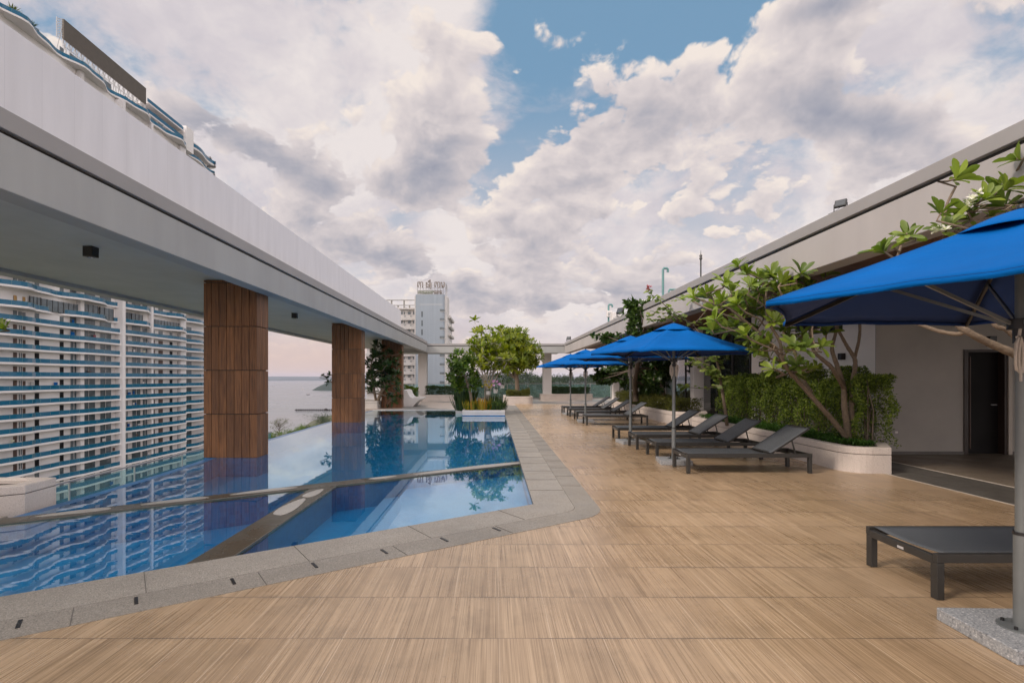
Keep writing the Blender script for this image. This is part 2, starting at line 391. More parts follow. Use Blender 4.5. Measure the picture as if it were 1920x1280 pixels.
# timber-look deck tiles
m, t, b = material('timber_look_tile'); pos = t.new('ShaderNodeNewGeometry').outputs['Position']; x, y, z = t.xyz(pos)
TX, TY = .3045, .5855
xi = t.m('DIVIDE', t.m('SUBTRACT', x, .034), TX); yi = t.m('DIVIDE', t.m('SUBTRACT', y, 3.115), TY)
cx = t.m('FLOOR', xi); cy = t.m('FLOOR', yi); fx = t.m('FRACT', xi); fy = t.m('FRACT', yi)
wn = t.new('ShaderNodeTexWhiteNoise', noise_dimensions='2D'); t.put(wn.inputs['Vector'], t.comb(cx, cy)); rnd = wn.outputs['Value']
px_ = t.m('FLOOR', t.m('MULTIPLY', xi, 4.0))
wn2 = t.new('ShaderNodeTexWhiteNoise', noise_dimensions='2D'); t.put(wn2.inputs['Vector'], t.comb(px_, cy)); rnd2 = wn2.outputs['Value']
g1 = t.noise(t.comb(t.m('MULTIPLY', x, 75), t.m('ADD', t.m('MULTIPLY', y, .8), t.m('MULTIPLY', rnd, 40)), t.m('MULTIPLY', rnd, 9)), 1.0, 6, .62)
g2 = t.noise(t.comb(t.m('MULTIPLY', x, 330), t.m('MULTIPLY', y, 1.4), t.m('MULTIPLY', rnd, 20)), 1.0, 3, .6)
gr = t.m('ADD', t.m('MULTIPLY', g1, .46), t.m('MULTIPLY', g2, .54))
col = t.ramp(gr, [(.33, (.145, .097, .056)), (.45, (.315, .220, .136)), (.55, (.42, .303, .196)), (.68, (.55, .415, .285))])
col = t.mix(1.0, col, t.ramp(rnd, [(0, (.94, .935, .92)), (1, (1.05, 1.05, 1.04))]), 'MULTIPLY')
col = t.mix(1.0, col, t.ramp(rnd2, [(0, (.94, .93, .92)), (1, (1.05, 1.05, 1.04))]), 'MULTIPLY')
big = t.noise(pos, .55, 6, .6); blotch = t.noise(pos, 2.6, 5, .65)
col = t.mix(1.0, col, t.ramp(big, [(.3, (.84, .82, .77)), (.65, (1.06, 1.06, 1.06))]), 'MULTIPLY')
col = t.mix(1.0, col, t.ramp(blotch, [(.28, (.80, .80, .80)), (.5, (1, 1, 1))]), 'MULTIPLY')
ey = t.m('MULTIPLY', t.m('SUBTRACT', .5, t.m('ABSOLUTE', t.m('SUBTRACT', fy, .5))), TY)
ex = t.m('MULTIPLY', t.m('SUBTRACT', .5, t.m('ABSOLUTE', t.m('SUBTRACT', fx, .5))), TX)
dirt = t.noise(pos, 1.7, 4)
rowm = t.m('MULTIPLY', t.mr(ey, .0046, .0022), t.mr(dirt, .30, .55, .35, .95))
seam = t.m('MULTIPLY', t.mr(ex, .0030, .0014), t.mr(t.noise(pos, .9, 3), .36, .62, .15, .75))
smudge = t.m('MULTIPLY', t.mr(ey, .05, .0), t.mr(dirt, .45, .7, 0, .35))
col = t.mix(smudge, col, (.16, .12, .085)); spot = t.mr(t.noise(pos, 9.0, 3, .5), .70, .74, 0, .35); col = t.mix(spot, col, (.19, .14, .095))
col = t.mix(seam, col, (.60, .47, .335)); col = t.mix(rowm, col, (.085, .062, .045))
t.put(b.inputs['Base Color'], col)
t.put(b.inputs['Roughness'], t.mr(t.m('ADD', big, t.m('MULTIPLY', g1, .4)), .4, 1.0, .20, .38))
b.inputs['Specular IOR Level'].default_value = .62
t.put(b.inputs['Normal'], t.bump(t.m('SUBTRACT', gr, t.m('MULTIPLY', rowm, 1.2)), .26, .004)); M['deck'] = m
# granite of the pool rim
def granite(name, base, dark, light, joint=None, rough=.6, sc=220):
    m, t, b = material(name); pos = t.new('ShaderNodeNewGeometry').outputs['Position']
    n = t.noise(pos, sc, 3, .7); c = t.ramp(n, [(.34, dark), (.46, base), (.56, base), (.68, light)])
    c = t.mix(1.0, c, t.ramp(t.noise(pos, 1.1, 6, .6), [(.3, (.82,)*3), (.7, (1.08,)*3)]), 'MULTIPLY')
    t.put(b.inputs['Base Color'], c); t.put(b.inputs['Roughness'], t.mr(t.noise(pos, 2.0, 5), .3, .7, rough-.14, rough+.14))
    t.put(b.inputs['Normal'], t.bump(n, .12, .003)); return m
M['granite'] = granite('grey_granite', (.275, .248, .210), (.09, .080, .068), (.48, .44, .385), sc=120)
M['granite_outer'] = granite('grey_granite_outer', (.235, .210, .176), (.075, .068, .058), (.42, .385, .335), sc=120)
M['granite_wet'] = granite('wet_dark_granite', (.075, .066, .05), (.03, .028, .022), (.13, .118, .095), rough=.32)
M['granite_dry'] = granite('dry_patch_granite', (.34, .32, .29), (.17, .16, .15), (.48, .46, .43), rough=.7)
M['slab_granite'] = granite('speckled_granite_slab', (.29, .30, .31), (.12, .125, .135), (.66, .65, .64), rough=.5, sc=75)
M['terrazzo'] = granite('pale_terrazzo', (.58, .515, .47), (.38, .335, .30), (.68, .63, .59), rough=.7, sc=110)
M['slate'] = granite('dark_stone_floor', (.105, .098, .088), (.06, .056, .05), (.15, .14, .125), rough=.45, sc=90)
M['brown_stone'] = granite('brown_stone_floor', (.19, .155, .12), (.12, .10, .08), (.26, .22, .18), rough=.5, sc=60)
M['pale_line'] = plain('pale_edging', (.50, .45, .39), .6, .1, 4)
# far paving with two stone tones
m, t, b = material('stone_paving'); pos = t.new('ShaderNodeNewGeometry').outputs['Position']; x, y, z = t.xyz(pos)
q = t.m('FRACT', t.m('DIVIDE', t.m('ADD', t.m('ADD', x, t.m('MULTIPLY', y, .6)), t.m('MULTIPLY', t.noise(pos, .25, 2), 4)), 5.2))
k = t.mr(q, .52, .54)
col = t.mix(k, (.46, .39, .335), (.235, .225, .21))
fx = t.m('ABSOLUTE', t.m('SUBTRACT', t.m('FRACT', t.m('DIVIDE', x, .6)), .5)); fy = t.m('ABSOLUTE', t.m('SUBTRACT', t.m('FRACT', t.m('DIVIDE', y, .6)), .5))
col = t.mix(t.m('MULTIPLY', t.mr(t.m('MAXIMUM', fx, fy), .488, .494), .5), col, (.12, .11, .1))
col = t.mix(1.0, col, t.ramp(t.noise(pos, 1.5, 5), [(.3, (.85,)*3), (.7, (1.08,)*3)]), 'MULTIPLY')
t.put(b.inputs['Base Color'], col); b.inputs['Roughness'].default_value = .45; M['paving'] = m
# timber cladding of the columns
m, t, b = material('brown_timber_cladding'); pos = t.new('ShaderNodeNewGeometry').outputs['Position']; x, y, z = t.xyz(pos)
at = t.new('ShaderNodeAttribute', attribute_name='tone').outputs['Fac']
g = t.noise(t.comb(t.m('MULTIPLY', x, 42), t.m('MULTIPLY', y, 42), t.m('ADD', t.m('MULTIPLY', z, 2.2), t.m('MULTIPLY', at, 31))), 1.0, 7, .62, .5)
c = t.ramp(g, [(.28, (.062, .023, .008)), (.48, (.155, .063, .022)), (.66, (.235, .102, .037)), (.8, (.30, .142, .055))])
c = t.mix(1.0, c, t.ramp(at, [(0, (.74, .72, .72)), (1, (1.2, 1.2, 1.2))]), 'MULTIPLY')
t.put(b.inputs['Base Color'], c); b.inputs['Roughness'].default_value = .5; t.put(b.inputs['Normal'], t.bump(g, .25, .004)); M['timber'] = m
M['soffit_wood'] = plain('brown_soffit_boards', (.13, .060, .030), .6, .15, 2, streak=(3, 60, 60, .35))
# pale metal screen above the canopy
m, t, b = material('pale_aluminium_panel'); pos = t.new('ShaderNodeNewGeometry').outputs['Position']; x, y, z = t.xyz(pos)
fy = t.m('FRACT', t.m('DIVIDE', y, .40)); pid = t.m('FLOOR', t.m('DIVIDE', y, .40))
wn = t.new('ShaderNodeTexWhiteNoise', noise_dimensions='1D'); t.put(wn.inputs['W'], pid)
lin = t.mr(t.m('ABSOLUTE', t.m('SUBTRACT', fy, .5)), .494, .498)
c = t.mix(1.0, (.69, .68, .70), t.ramp(wn.outputs['Value'], [(0, (.985,)*3), (1, (1.01,)*3)]), 'MULTIPLY')
c = t.mix(1.0, c, t.ramp(t.noise(t.vm('MULTIPLY', pos, (1, 3, .5)), 2, 5), [(.3, (.94,)*3), (.7, (1.03,)*3)]), 'MULTIPLY')
t.put(b.inputs['Base Color'], t.mix(lin, c, (.55, .54, .56))); b.inputs['Roughness'].default_value = .34; b.inputs['Metallic'].default_value = .25
t.put(b.inputs['Normal'], t.bump(t.m('ADD', t.m('MULTIPLY', lin, -.6), t.noise(t.vm('MULTIPLY', pos, (0, .8, .5)), 1, 2)), .12, .01)); M['alu'] = m
# pool tiles
def pooltile(name, a, c2, step=.05):
    m, t, b = material(name); pos = t.new('ShaderNodeNewGeometry').outputs['Position']; x, y, z = t.xyz(pos)
    cid = t.comb(t.m('FLOOR', t.m('DIVIDE', x, step)), t.m('FLOOR', t.m('DIVIDE', y, step)), t.m('FLOOR', t.m('DIVIDE', z, step)))
    wn = t.new('ShaderNodeTexWhiteNoise', noise_dimensions='3D'); t.put(wn.inputs['Vector'], cid)
    c = t.mix(wn.outputs['Value'], a, c2)
    c = t.mix(1.0, c, t.ramp(t.noise(pos, .8, 4), [(.3, (.88,)*3), (.7, (1.08,)*3)]), 'MULTIPLY')
    g = t.m('MAXIMUM', t.m('MAXIMUM', t.m('ABSOLUTE', t.m('SUBTRACT', t.m('FRACT', t.m('DIVIDE', x, step)), .5)), t.m('ABSOLUTE', t.m('SUBTRACT', t.m('FRACT', t.m('DIVIDE', y, step)), .5))), t.m('ABSOLUTE', t.m('SUBTRACT', t.m('FRACT', t.m('DIVIDE', z, step)), .5)))
    c = t.mix(t.m('MULTIPLY', t.mr(g, .44, .47), .35), c, (.05, .22, .38))
    t.put(b.inputs['Base Color'], c); b.inputs['Roughness'].default_value = .3; return m
M['pool'] = pooltile('blue_pool_tile', (.0, .175, .45), (.0, .245, .54))
M['pool_edge'] = pooltile('deep_blue_edge_tile', (.0, .08, .25), (.0, .14, .36))
# water: mirror-like where seen flat, clear and blue where seen from above
m, t, b = material('pool_water'); t.n.remove(b); pos = t.new('ShaderNodeNewGeometry').outputs['Position']
rp = t.m('ADD', t.noise(t.vm('MULTIPLY', pos, (1.6, 3.4, 1)), 1.0, 3, .55, .4), t.m('MULTIPLY', t.noise(t.vm('MULTIPLY', pos, (5, 12, 1)), 1.0, 2, .5), t.m('MULTIPLY', t.mr(t.noise(pos, .5, 2), .45, .7), .22)))
nb = t.bump(rp, .0035, .10)
fr = t.new('ShaderNodeFresnel'); fr.inputs['IOR'].default_value = 1.75; t.l.new(nb, fr.inputs['Normal'])
gl = t.new('ShaderNodeBsdfGlossy'); gl.inputs['Roughness'].default_value = .008; gl.inputs[0].default_value = (.86, .96, 1, 1); t.l.new(nb, gl.inputs['Normal'])
tp = t.new('ShaderNodeBsdfTransparent'); tp.inputs[0].default_value = (.45, .90, .97, 1)
mx = t.new('ShaderNodeMixShader'); t.l.new(fr.outputs[0], mx.inputs[0]); t.l.new(tp.outputs[0], mx.inputs[1]); t.l.new(gl.outputs[0], mx.inputs[2])
mx_ = t.m('MULTIPLY', t.m('POWER', fr.outputs[0], .72), t.m('SUBTRACT', 1.0, t.new('ShaderNodeNewGeometry').outputs['Backfacing'])); t.put(mx.inputs[0], mx_)
t.l.new(mx.outputs[0], t.n['Material Output'].inputs[0]); M['water'] = m
# sea
m, t, b = material('sea_water'); pos = t.new('ShaderNodeNewGeometry').outputs['Position']
band = t.noise(t.vm('MULTIPLY', pos, (.0012, .006, 1)), 1.0, 5, .6)
t.put(b.inputs['Base Color'], t.mix(t.mr(band, .35, .65), (.10, .115, .13), (.17, .165, .175))); t.put(b.inputs['Roughness'], t.mr(band, .3, .7, .22, .40))
b.inputs['Specular IOR Level'].default_value = .9
t.put(b.inputs['Normal'], t.bump(t.noise(t.vm('MULTIPLY', pos, (.05, .12, 1)), 1.0, 5, .6), .25, 1.0)); M['sea'] = m
M['land'] = plain('coastal_ground', (.10, .10, .06), .95, .3, .02)
M['hill'] = plain('far_hill', (.055, .075, .075), .95, .25, .004)
M['isle'] = plain('wooded_island', (.018, .034, .028), .95, .35, .05, .8, .2)
# glass
def glass(name, tint, amount, rough=.02, ior=1.5, refl=(1,1,1)):
    m, t, b = material(name); t.n.remove(b)
    fr = t.new('ShaderNodeFresnel'); fr.inputs['IOR'].default_value = ior
    gl = t.new('ShaderNodeBsdfGlossy'); gl.inputs['Roughness'].default_value = rough; gl.inputs[0].default_value = (*refl, 1)
    df = t.new('ShaderNodeBsdfDiffuse'); df.inputs[0].default_value = (*tint, 1)
    tp = t.new('ShaderNodeBsdfTransparent'); tp.inputs[0].default_value = (*[min(1, .35+.65*c) for c in tint], 1)
    a = t.new('ShaderNodeMixShader'); a.inputs[0].default_value = amount; t.l.new(tp.outputs[0], a.inputs[1]); t.l.new(df.outputs[0], a.inputs[2])
    c = t.new('ShaderNodeMixShader'); t.put(c.inputs[0], t.m('MULTIPLY', fr.outputs[0], t.m('SUBTRACT', 1.0, t.new('ShaderNodeNewGeometry').outputs['Backfacing']))); t.l.new(a.outputs[0], c.inputs[1]); t.l.new(gl.outputs[0], c.inputs[2])
    t.l.new(c.outputs[0], t.n['Material Output'].inputs[0]); return m
M['blue_glass'] = glass('blue_balustrade_glass', (.004, .145, .27), .66)
M['clear_glass'] = glass('clear_railing_glass', (.62, .82, .80), .10)
M['window_glass'] = glass('dark_window_glass', (.10, .12, .13), .15, ior=2.3)
M['condo_glass'] = plain('tower_window_glass', (.085, .11, .125), .2, .5, .6, spec=.8)
M['condo_white'] = plain('white_tower_render', (.72, .69, .69), .7, .05, .2)
M['condo_wall'] = plain('tower_back_wall', (.74, .71, .70), .8, .08, .2)
M['door_brown'] = plain('brown_door', (.085, .045, .03), .5, .15, 1)
M['jetty'] = plain('dark_wet_timber', (.016, .012, .010), 1.0, .2, .5, spec=0.0)
M['door_dark'] = plain('dark_door_frame', (.028, .016, .011), .5, .15, 1)
M['door_black'] = plain('black_door', (.006, .005, .005), .65, .2, 1, spec=.2)
M['door_amber'] = plain('amber_door', (.42, .24, .07), .5, .15, 1)
M['hotel_wall'] = plain('blue_grey_panel', (.30, .345, .40), .6, .06, .15, streak=(1.6, 1.6, .05, .12))
M['hotel_white'] = plain('hotel_white', (.60, .575, .56), .75, .06, .2)
M['led'] = plain('led_screen_back', (.085, .068, .05), .55, .14, .9)
M['steel'] = plain('grey_steel', (.42, .41, .41), .5, .1, 2)
M['teal_pipe'] = plain('teal_pipe', (.10, .22, .215), .5, .1, 4)
M['lens'] = plain('lamp_lens', (.05, .06, .07), .25, .2, 5)
M['sign'] = plain('sign_letters', (.23, .19, .165), .6, .1, 2)
M['sign2'] = plain('sign_letters_green', (.20, .22, .15), .6, .2, 2)

# ================================================================== SETTING
def inset(poly, d):
    n = len(poly); out = []; A = sum(poly[i][0]*poly[(i+1) % n][1]-poly[(i+1) % n][0]*poly[i][1] for i in range(n))
    s = 1 if A > 0 else -1
    for i in range(n):
        p0, p1, p2 = Vector(poly[i-1]), Vector(poly[i]), Vector(poly[(i+1) % n])
        e1, e2 = (p1-p0), (p2-p1)
        if e1.length < 1e-6 or e2.length < 1e-6: out.append(tuple(p1)); continue
        e1.normalize(); e2.normalize(); n1 = Vector((-e1.y, e1.x))*s; n2 = Vector((-e2.y, e2.x))*s
        b = n1+n2; b = b/max(.3, b.length_squared)*2*d if b.length > 1e-4 else n1*d
        q = p1+b*1.0; out.append((q.x, q.y))
    return out
def struct(name, mb, m, **k):
    o = mb.build(name, m, None, **k); o['kind'] = 'structure'; return o
# ---- deck and pool rim
INS = lambda x: 6.42+.695*(x-.48)          # inner rim line (water's near edge)
def fillet(c, a0, a1, r, n=10): return [(c[0]+r*math.cos(R(a0+(a1-a0)*i/n)), c[1]+r*math.sin(R(a0+(a1-a0)*i/n))) for i in range(n+1)]
def rim(off_d, off_x, r):
    """rim outline: diagonal line moved out by off_d (vertical measure), right line at x, rounded between"""
    L = lambda x: INS(x)-off_d
    ang = math.degrees(math.atan(.695)); h = math.radians((90-ang)/2)
    nx, ny = math.sin(R(ang)), -math.cos(R(ang))       # outward normal of the diagonal
    # circle tangent to both lines, inside the corner
    cx = off_x-r; cy = L(cx)+r/math.cos(R(ang))
    pts = fillet((cx, cy), ang-90, 0, r)
    return L, pts
Lo, fo = rim(1.02, 1.24, .62); Lm, fm = rim(.62, .95, .30)
XL = -13.0
deck_poly = [(XL, -5), (6.2, -5), (6.2, 31), (1.24, 31)]+fo[::-1]+[(XL, Lo(XL))]
mb = MB(); mb.prism(deck_poly, -.25, 0); struct('deck', mb, M['deck'])
mb = MB()
outer = [(XL, Lo(XL))]+fo+[(1.24, 25.6)]; mid = [(XL, Lm(XL))]+fm+[(.95, 25.6)]
def strip(mb, A, B, z0, z1):
    for i in range(len(A)-1):
        mb.prism([A[i], A[i+1], B[i+1], B[i]], z0, z1)
rim_root = bpy.data.objects.new('pool_coping', None); C.objects.link(rim_root); rim_root['kind'] = 'structure'
def ringmesh(name, A, B, z0, z1, m, parent):
    n = len(A); v = [(*p, z1) for p in A]+[(*p, z1) for p in B]+[(*p, z0) for p in A]+[(*p, z0) for p in B]; f = []
    for i in range(n-1):
        f += [(i, i+1, n+i+1, n+i), (2*n+i, 3*n+i, 3*n+i+1, 2*n+i+1), (i, 2*n+i, 2*n+i+1, i+1), (n+i, n+i+1, 3*n+i+1, 3*n+i)]
    f += [(0, n, 3*n, 2*n), (n-1, 3*n-1, 4*n-1, 2*n-1)]
    q = MB(); q.add(v, f); return q.build(name, m, parent)
e = .004   # open joints between the rim stones
inner = [(XL, INS(XL)-.005)]+[(.484, 6.416)]*len(fm)+[(.484, 25.6)]
ringmesh('outer_rim_stone', outer, [(a[0]+(b[0]-a[0])*.985, a[1]+(b[1]-a[1])*.985) for a, b in zip(outer, mid)], -.20, .003, M['granite_outer'], rim_root)
ringmesh('inner_rim_stone', mid, inner, -.20, .003, M['granite'], rim_root)
# cross joints and slot drains of the rim
dv = Vector((1, .695, 0)).normalized(); nv = Vector((.695, -1, 0)).normalized()
jm = MB()
for i in range(16):
    x = .05-.93*i; a = Vector((x, INS(x), .0045)); jm.beam(a+nv*.01, a+nv*.50, .004, .004)
    x2 = x-.33; a = Vector((x2, INS(x2), .0045))+nv*.53; jm.beam(a, a+nv*.30, .004, .004)
for i in range(24):
    y = 7.2+.75*i; jm.beam((.49, y, .0045), (.94, y, .0045), .006, .004); jm.beam((.96, y+.3, .0045), (1.23, y+.3, .0045), .006, .004)
jm.build('rim_joint', M['rim_joint'], rim_root)
for i in range(9):
    a = Vector((-.02, Lm(-.02), .0055))-dv*(.02+.60*i)+nv*.11
    q = MB(); q.beam(a-nv*.055, a+nv*.075, .022, .006); q.build('slot_drain', M['dark'], rim_root)

# ---- pool
water_poly = [(-5.33, INS(-5.33)), (.48, 6.42), (.48, 25.4), (-5.66, 25.4), (-5.64, 18.5), (-5.50, 12.5), (-5.22, 8.5), (-5.2, 6.1), (-5.33, 5.9)]
WZ = -.028
mb = MB(); mb.add([(*p, WZ) for p in water_poly], [tuple(range(len(water_poly)))]); struct('pool_water', mb, M['water'])
basin = bpy.data.objects.new('pool_basin', None); C.objects.link(basin); basin['kind'] = 'structure'
wp = [(x+.0, y) for x, y in water_poly]; n = len(wp); D = -.40
mb = MB(); mb.add([(*p, D) for p in wp], [tuple(range(n))]); mb.build('pool_floor', M['pool'], basin)
mb = MB()
for i in range(n):
    a, b2 = wp[i], wp[(i+1) % n]
    mb.add([(*a, D), (*b2, D), (*b2, WZ-.001), (*a, WZ-.001)], [(0, 1, 2, 3)])
mb.build('pool_wall', M['pool_edge'], basin)
# thin outer lip of the overflow edge, then the drop
lip = [(-5.205, 5.9), (-5.225, 8.5), (-5.505, 12.5), (-5.645, 18.5), (-5.665, 25.4)]
mb = MB()
for a, b2 in zip(lip[:-1], lip[1:]): mb.prism([a, b2, (b2[0]-.16, b2[1]), (a[0]-.16, a[1])], -1.6, WZ-.006)
mb.build('overflow_lip', M['pool_edge'], basin)
# submerged ledges
mb = MB()
mb.prism([(-1.35, INS(-1.35)+.01), (.47, 6.41), (.47, 9.70), (-1.35, 8.45)], D, -.20)
mb.prism([(-1.65, INS(-1.65)+.01), (-1.355, INS(-1.355)+.01), (-1.355, 8.44), (-1.65, 8.24)], D, -.30)
mb.prism([(-1.1, 10.0), (.47, 11.0), (.47, 25.3), (-1.1, 25.3)], D, -.22)
mb.prism([(-1.4, 9.9), (-1.105, 10.0), (-1.105, 25.3), (-1.4, 25.3)], D, -.31)
mb.build('submerged_step', M['pool'], basin)
# stone dividers standing in the water
def divider(name, poly, top, label, patches, m):
    d = thing(name, label, 'pool divider', (poly[0][0], poly[0][1], D))
    q = MB(); q.prism(poly, top-.045, top); q.build('divider_coping', m, d, bevel=.008)
    q = MB(); q.prism(inset(poly, .012), D, top-.045); q.build('divider_wall', M['pool_edge'], d)
    for pc in patches:
        q = MB(); nn = 16
        pts = []
        for i in range(nn):
            a = 2*math.pi*i/nn; rr = 1+.12*math.sin(3*a+pc[0]*7)
            p = Vector((pc[0], pc[1]))+Vector(pc[5])*math.cos(a)*pc[2]*rr+Vector((-pc[5][1], pc[5][0]))*math.sin(a)*pc[3]*rr
            pts.append((p.x, p.y))
        q.prism(pts, top-.01, top+pc[4]); q.build('dry_patch', M['granite_dry'], d)
    return d
k = .685; DG = lambda x: 9.66+k*(x-.47); un = Vector((1, k)).normalized()
dpoly = [(.475, DG(.475)-.17), (.475, DG(.475)+.17), (-5.34, DG(-5.34)+.15), (-5.34, DG(-5.34)-.16)]
divider('pool_divider', dpoly, -.012, 'long narrow grey stone divider crossing the whole pool at a slant', [
    (-.35, DG(-.35), 1.05, .12, .003, un), (-1.7, DG(-1.7)+.02, .22, .07, .003, un), (-3.1, DG(-3.1)+.03, .42, .085, .003, un), (-3.95, DG(-3.95)+.03, .36, .09, .003, un), (-4.75, DG(-4.75)+.02, .34, .09, .003, un)], M['granite_wet'])
divider('pool_divider', [(-2.55, INS(-2.55)+.01), (-2.24, INS(-2.24)+.01), (-2.24, DG(-2.24)-.175), (-2.55, DG(-2.55)-.175)], -.018,
    'wide wet stone divider running from the near rim to the slanted divider', [(-2.42, 6.35, .42, .10, .003, Vector((0, 1))), (-2.40, 7.1, .26, .085, .003, Vector((.1, .99)).normalized())], M['granite_wet'])

# ---- far terrace, side floor, podium
mb = MB(); mb.prism([(-7.36, 25.6), (1.24, 25.6), (1.24, 31), (6.2, 31), (12, 31), (12, 40), (-8.2, 40), (-8.2, 28.4), (-7.36, 28.4)], -.25, -.001); struct('terrace_paving', mb, M['paving'])
mb = MB(); mb.prism([(-5.75, 25.4), (.48, 25.4), (.48, 25.598), (-5.75, 25.598)], -.25, .002); struct('pool_end_kerb', mb, M['white_tile'])
mb = MB(); mb.prism([(6.24, -5), (7.22, -5), (7.22, 31), (6.24, 31)], -.25, -.003); struct('side_path', mb, M['slate'])
mb = MB(); mb.prism([(7.26, -5), (16, -5), (16, 31), (7.26, 31)], -.25, -.002); struct('porch_floor', mb, M['brown_stone'])
mb = MB(); mb.box(6.2, 6.24, -5, 31, -.25, .002); mb.box(7.22, 7.26, -5, 31, -.25, .002); struct('path_edging', mb, M['pale_line'])
mb = MB(); mb.box(-5.64, 16, 26.0, 40, -42, -.26); mb.box(-5.1, 16, -6, 26.0, -42, -1.7)
pod = mb.build('podium_building', M['concrete']); tag(pod, 'concrete podium block carrying the rooftop pool deck', 'building')

# ---- sea, land, far hills
mb = MB(); mb.add([(-16500, -3500, -42), (16500, -3500, -42), (16500, 14500, -42), (-16500, 14500, -42)], [(0, 1, 2, 3)]); struct('sea', mb, M['sea'])
land = [(-500, -400), (900, -400), (1600, 900), (1500, 2600), (300, 2400), (60, 1500), (-70, 1000), (-165, 760), (-190, 660), (-178, 520), (-150, 400), (-165, 320), (-230, 250), (-420, 150)]
mb = MB(); mb.prism(land, -46, -41.2); struct('ground', mb, M['land'])
def ridge(name, x0, x1, y0, depth, hf, m, n=90):
    mb = MB()
    def fn(u, v):
        x = x0+(x1-x0)*u; h = hf(u)*math.sin(math.pi*min(1, max(0, v)))**.8
        return (x, y0+depth*v, -43+h)
    mb.grid(fn, n, 10); return struct(name, mb, m)
def hf(u):
    return 84+24*math.sin(u*5.2+2.6)+11*math.sin(u*17+1)+5*math.sin(u*41)
ridge('far_hills', -13500, 11000, 8600, 2500, lambda u: max(8, hf(u)), M['hill'])
ridge('far_headland', -6500, 200, 7600, 900, lambda u: 12+22*max(0, math.sin(u*2.6+.4))+5*math.sin(u*29), M['hill'])
mb = MB()
def fn(u, v):
    a = u*2*math.pi; r = 1-v; h = 31*(1-r**2.4)*(1+.10*math.sin(a*5)+.08*math.sin(a*3+1))
    return (-545+90*r*math.cos(a)*(1+.08*math.sin(a*7)), 1910+140*r*math.sin(a), -42.5+h)
mb.grid(fn, 48, 12); struct('island', mb, M['isle'])

# ================================================================== LEFT CANOPY
can = thing('pool_canopy', 'long grey flat roofed canopy with pale metal screen along the left pool side', 'canopy', (-6.2, 20, 0))
Y0, Y1 = -4.0, 34.7
XI, ZB = -4.30, 3.17
mb = MB(); mb.box(-4.58, XI, Y0, Y1, ZB, 3.66); mb.build('inner_beam', M['plaster'], can, bevel=.008)
mb = MB(); mb.box(-8.8, -8.5, Y0, Y1, 3.345, 3.66); mb.build('outer_beam', M['plaster'], can, bevel=.008)
mb = MB(); mb.box(-8.5, -4.58, Y0, Y1, 3.42, 3.52); mb.build('ceiling', M['ceiling'], can)
mb = MB(); mb.box(-8.8, XI-.05, Y0, Y1, 3.66, 3.70); mb.build('shadow_gap', M['gapdark'], can)
mb = MB(); mb.box(-8.85, XI+.015, Y0, Y1-.02, 3.70, 3.88); mb.build('roof_edge', M['cap'], can, bevel=.006)
mb = MB(); mb.box(-4.50, -4.40, Y0, 25.4, 3.885, 4.71); mb.build('metal_screen', M['alu'], can, bevel=.004)
mb = MB(); mb.box(-8.05, 4.70, Y1, Y1+.30, 3.13, 3.56); mb.build('cross_beam', M['plaster'], can, bevel=.008)
mb = MB(); mb.box(-8.05, 4.70, Y1+.30, Y1+5.0, 3.28, 3.56); mb.build('far_ceiling', M['ceiling'], can)
mb = MB(); mb.box(-8.0, 4.66, Y1+.05, Y1+5.0, 3.56, 3.60); mb.build('shadow_gap', M['gapdark'], can)
mb = MB(); mb.box(-8.05, 4.64, Y1-.02, Y1+5.02, 3.60, 3.74); mb.build('roof_edge', M['cap'], can, bevel=.006)
def timber_column(y, x0=-5.62, x1=-4.59, dep=.52):
    h = 3.42; core = MB(); core.box(x0+.03, x1-.03, y+.03, y+dep-.03, -1.6, h); c = core.build('timber_column', M['gapdark'], can)
    mb = MB(); rows = [-.034, .815, 1.665, 2.515, 3.365, h]; g = .0045
    for r0, r1 in zip(rows[:-1], rows[1:]):
        z0, z1 = r0+.008, min(r1, h-.002)-.008
        nb = 7; w = (x1-x0)/nb
        for i in range(nb):
            a, b2 = x0+w*i+g, x0+w*(i+1)-g
            if i == 0: a = x0
            if i == nb-1: b2 = x1
            for yy0, yy1 in ((y, y+.028), (y+dep-.028, y+dep)): mb.box(a, b2, yy0, yy1, z0, z1, tone=random.random())
        nb = 4; w = (dep-.06)/nb
        for i in range(nb):
            a, b2 = y+.03+w*i+g, y+.03+w*(i+1)-g
            for xx0, xx1 in ((x0+.0005, x0+.028), (x1-.028, x1-.0005)): mb.box(xx0, xx1, a, b2, z0, z1, tone=random.random())
    mb.build('cladding', M['timber'], c)
    q = MB(); q.box(x0+.004, x1-.004, y+.004, y+dep-.004, -1.6, -.036); q.build('tiled_foot', M['pool_edge'], c); return c
for y in (10.35, 18.55, 26.75): timber_column(y)
for x0, y in ((-5.08, 36.0), (3.38, 36.25)):
    mb = MB(); mb.box(x0, x0+.58, y, y+.58, -.05, 3.28); mb.build('white_column', M['white_paint'], can, bevel=.012)
for y, lb in ((7.75, 'black cube downlight under the canopy left of the nearest timber column'), (15.7, 'black cube downlight under the canopy between nearest and middle timber columns')):
    t0 = thing('downlight', lb, 'lamp', (-5.85, y, 3.42), 'downlights under the canopy')
    mb = MB(); mb.box(-5.92, -5.78, y-.07, y+.07, 3.27, 3.42); mb.build('lamp_housing', M['dark'], t0, bevel=.006)
    mb = MB(); mb.tube([(-5.85, y, 3.268), (-5.85, y, 3.262)], .045, 16); mb.build('lens', M['window_glass'], t0)

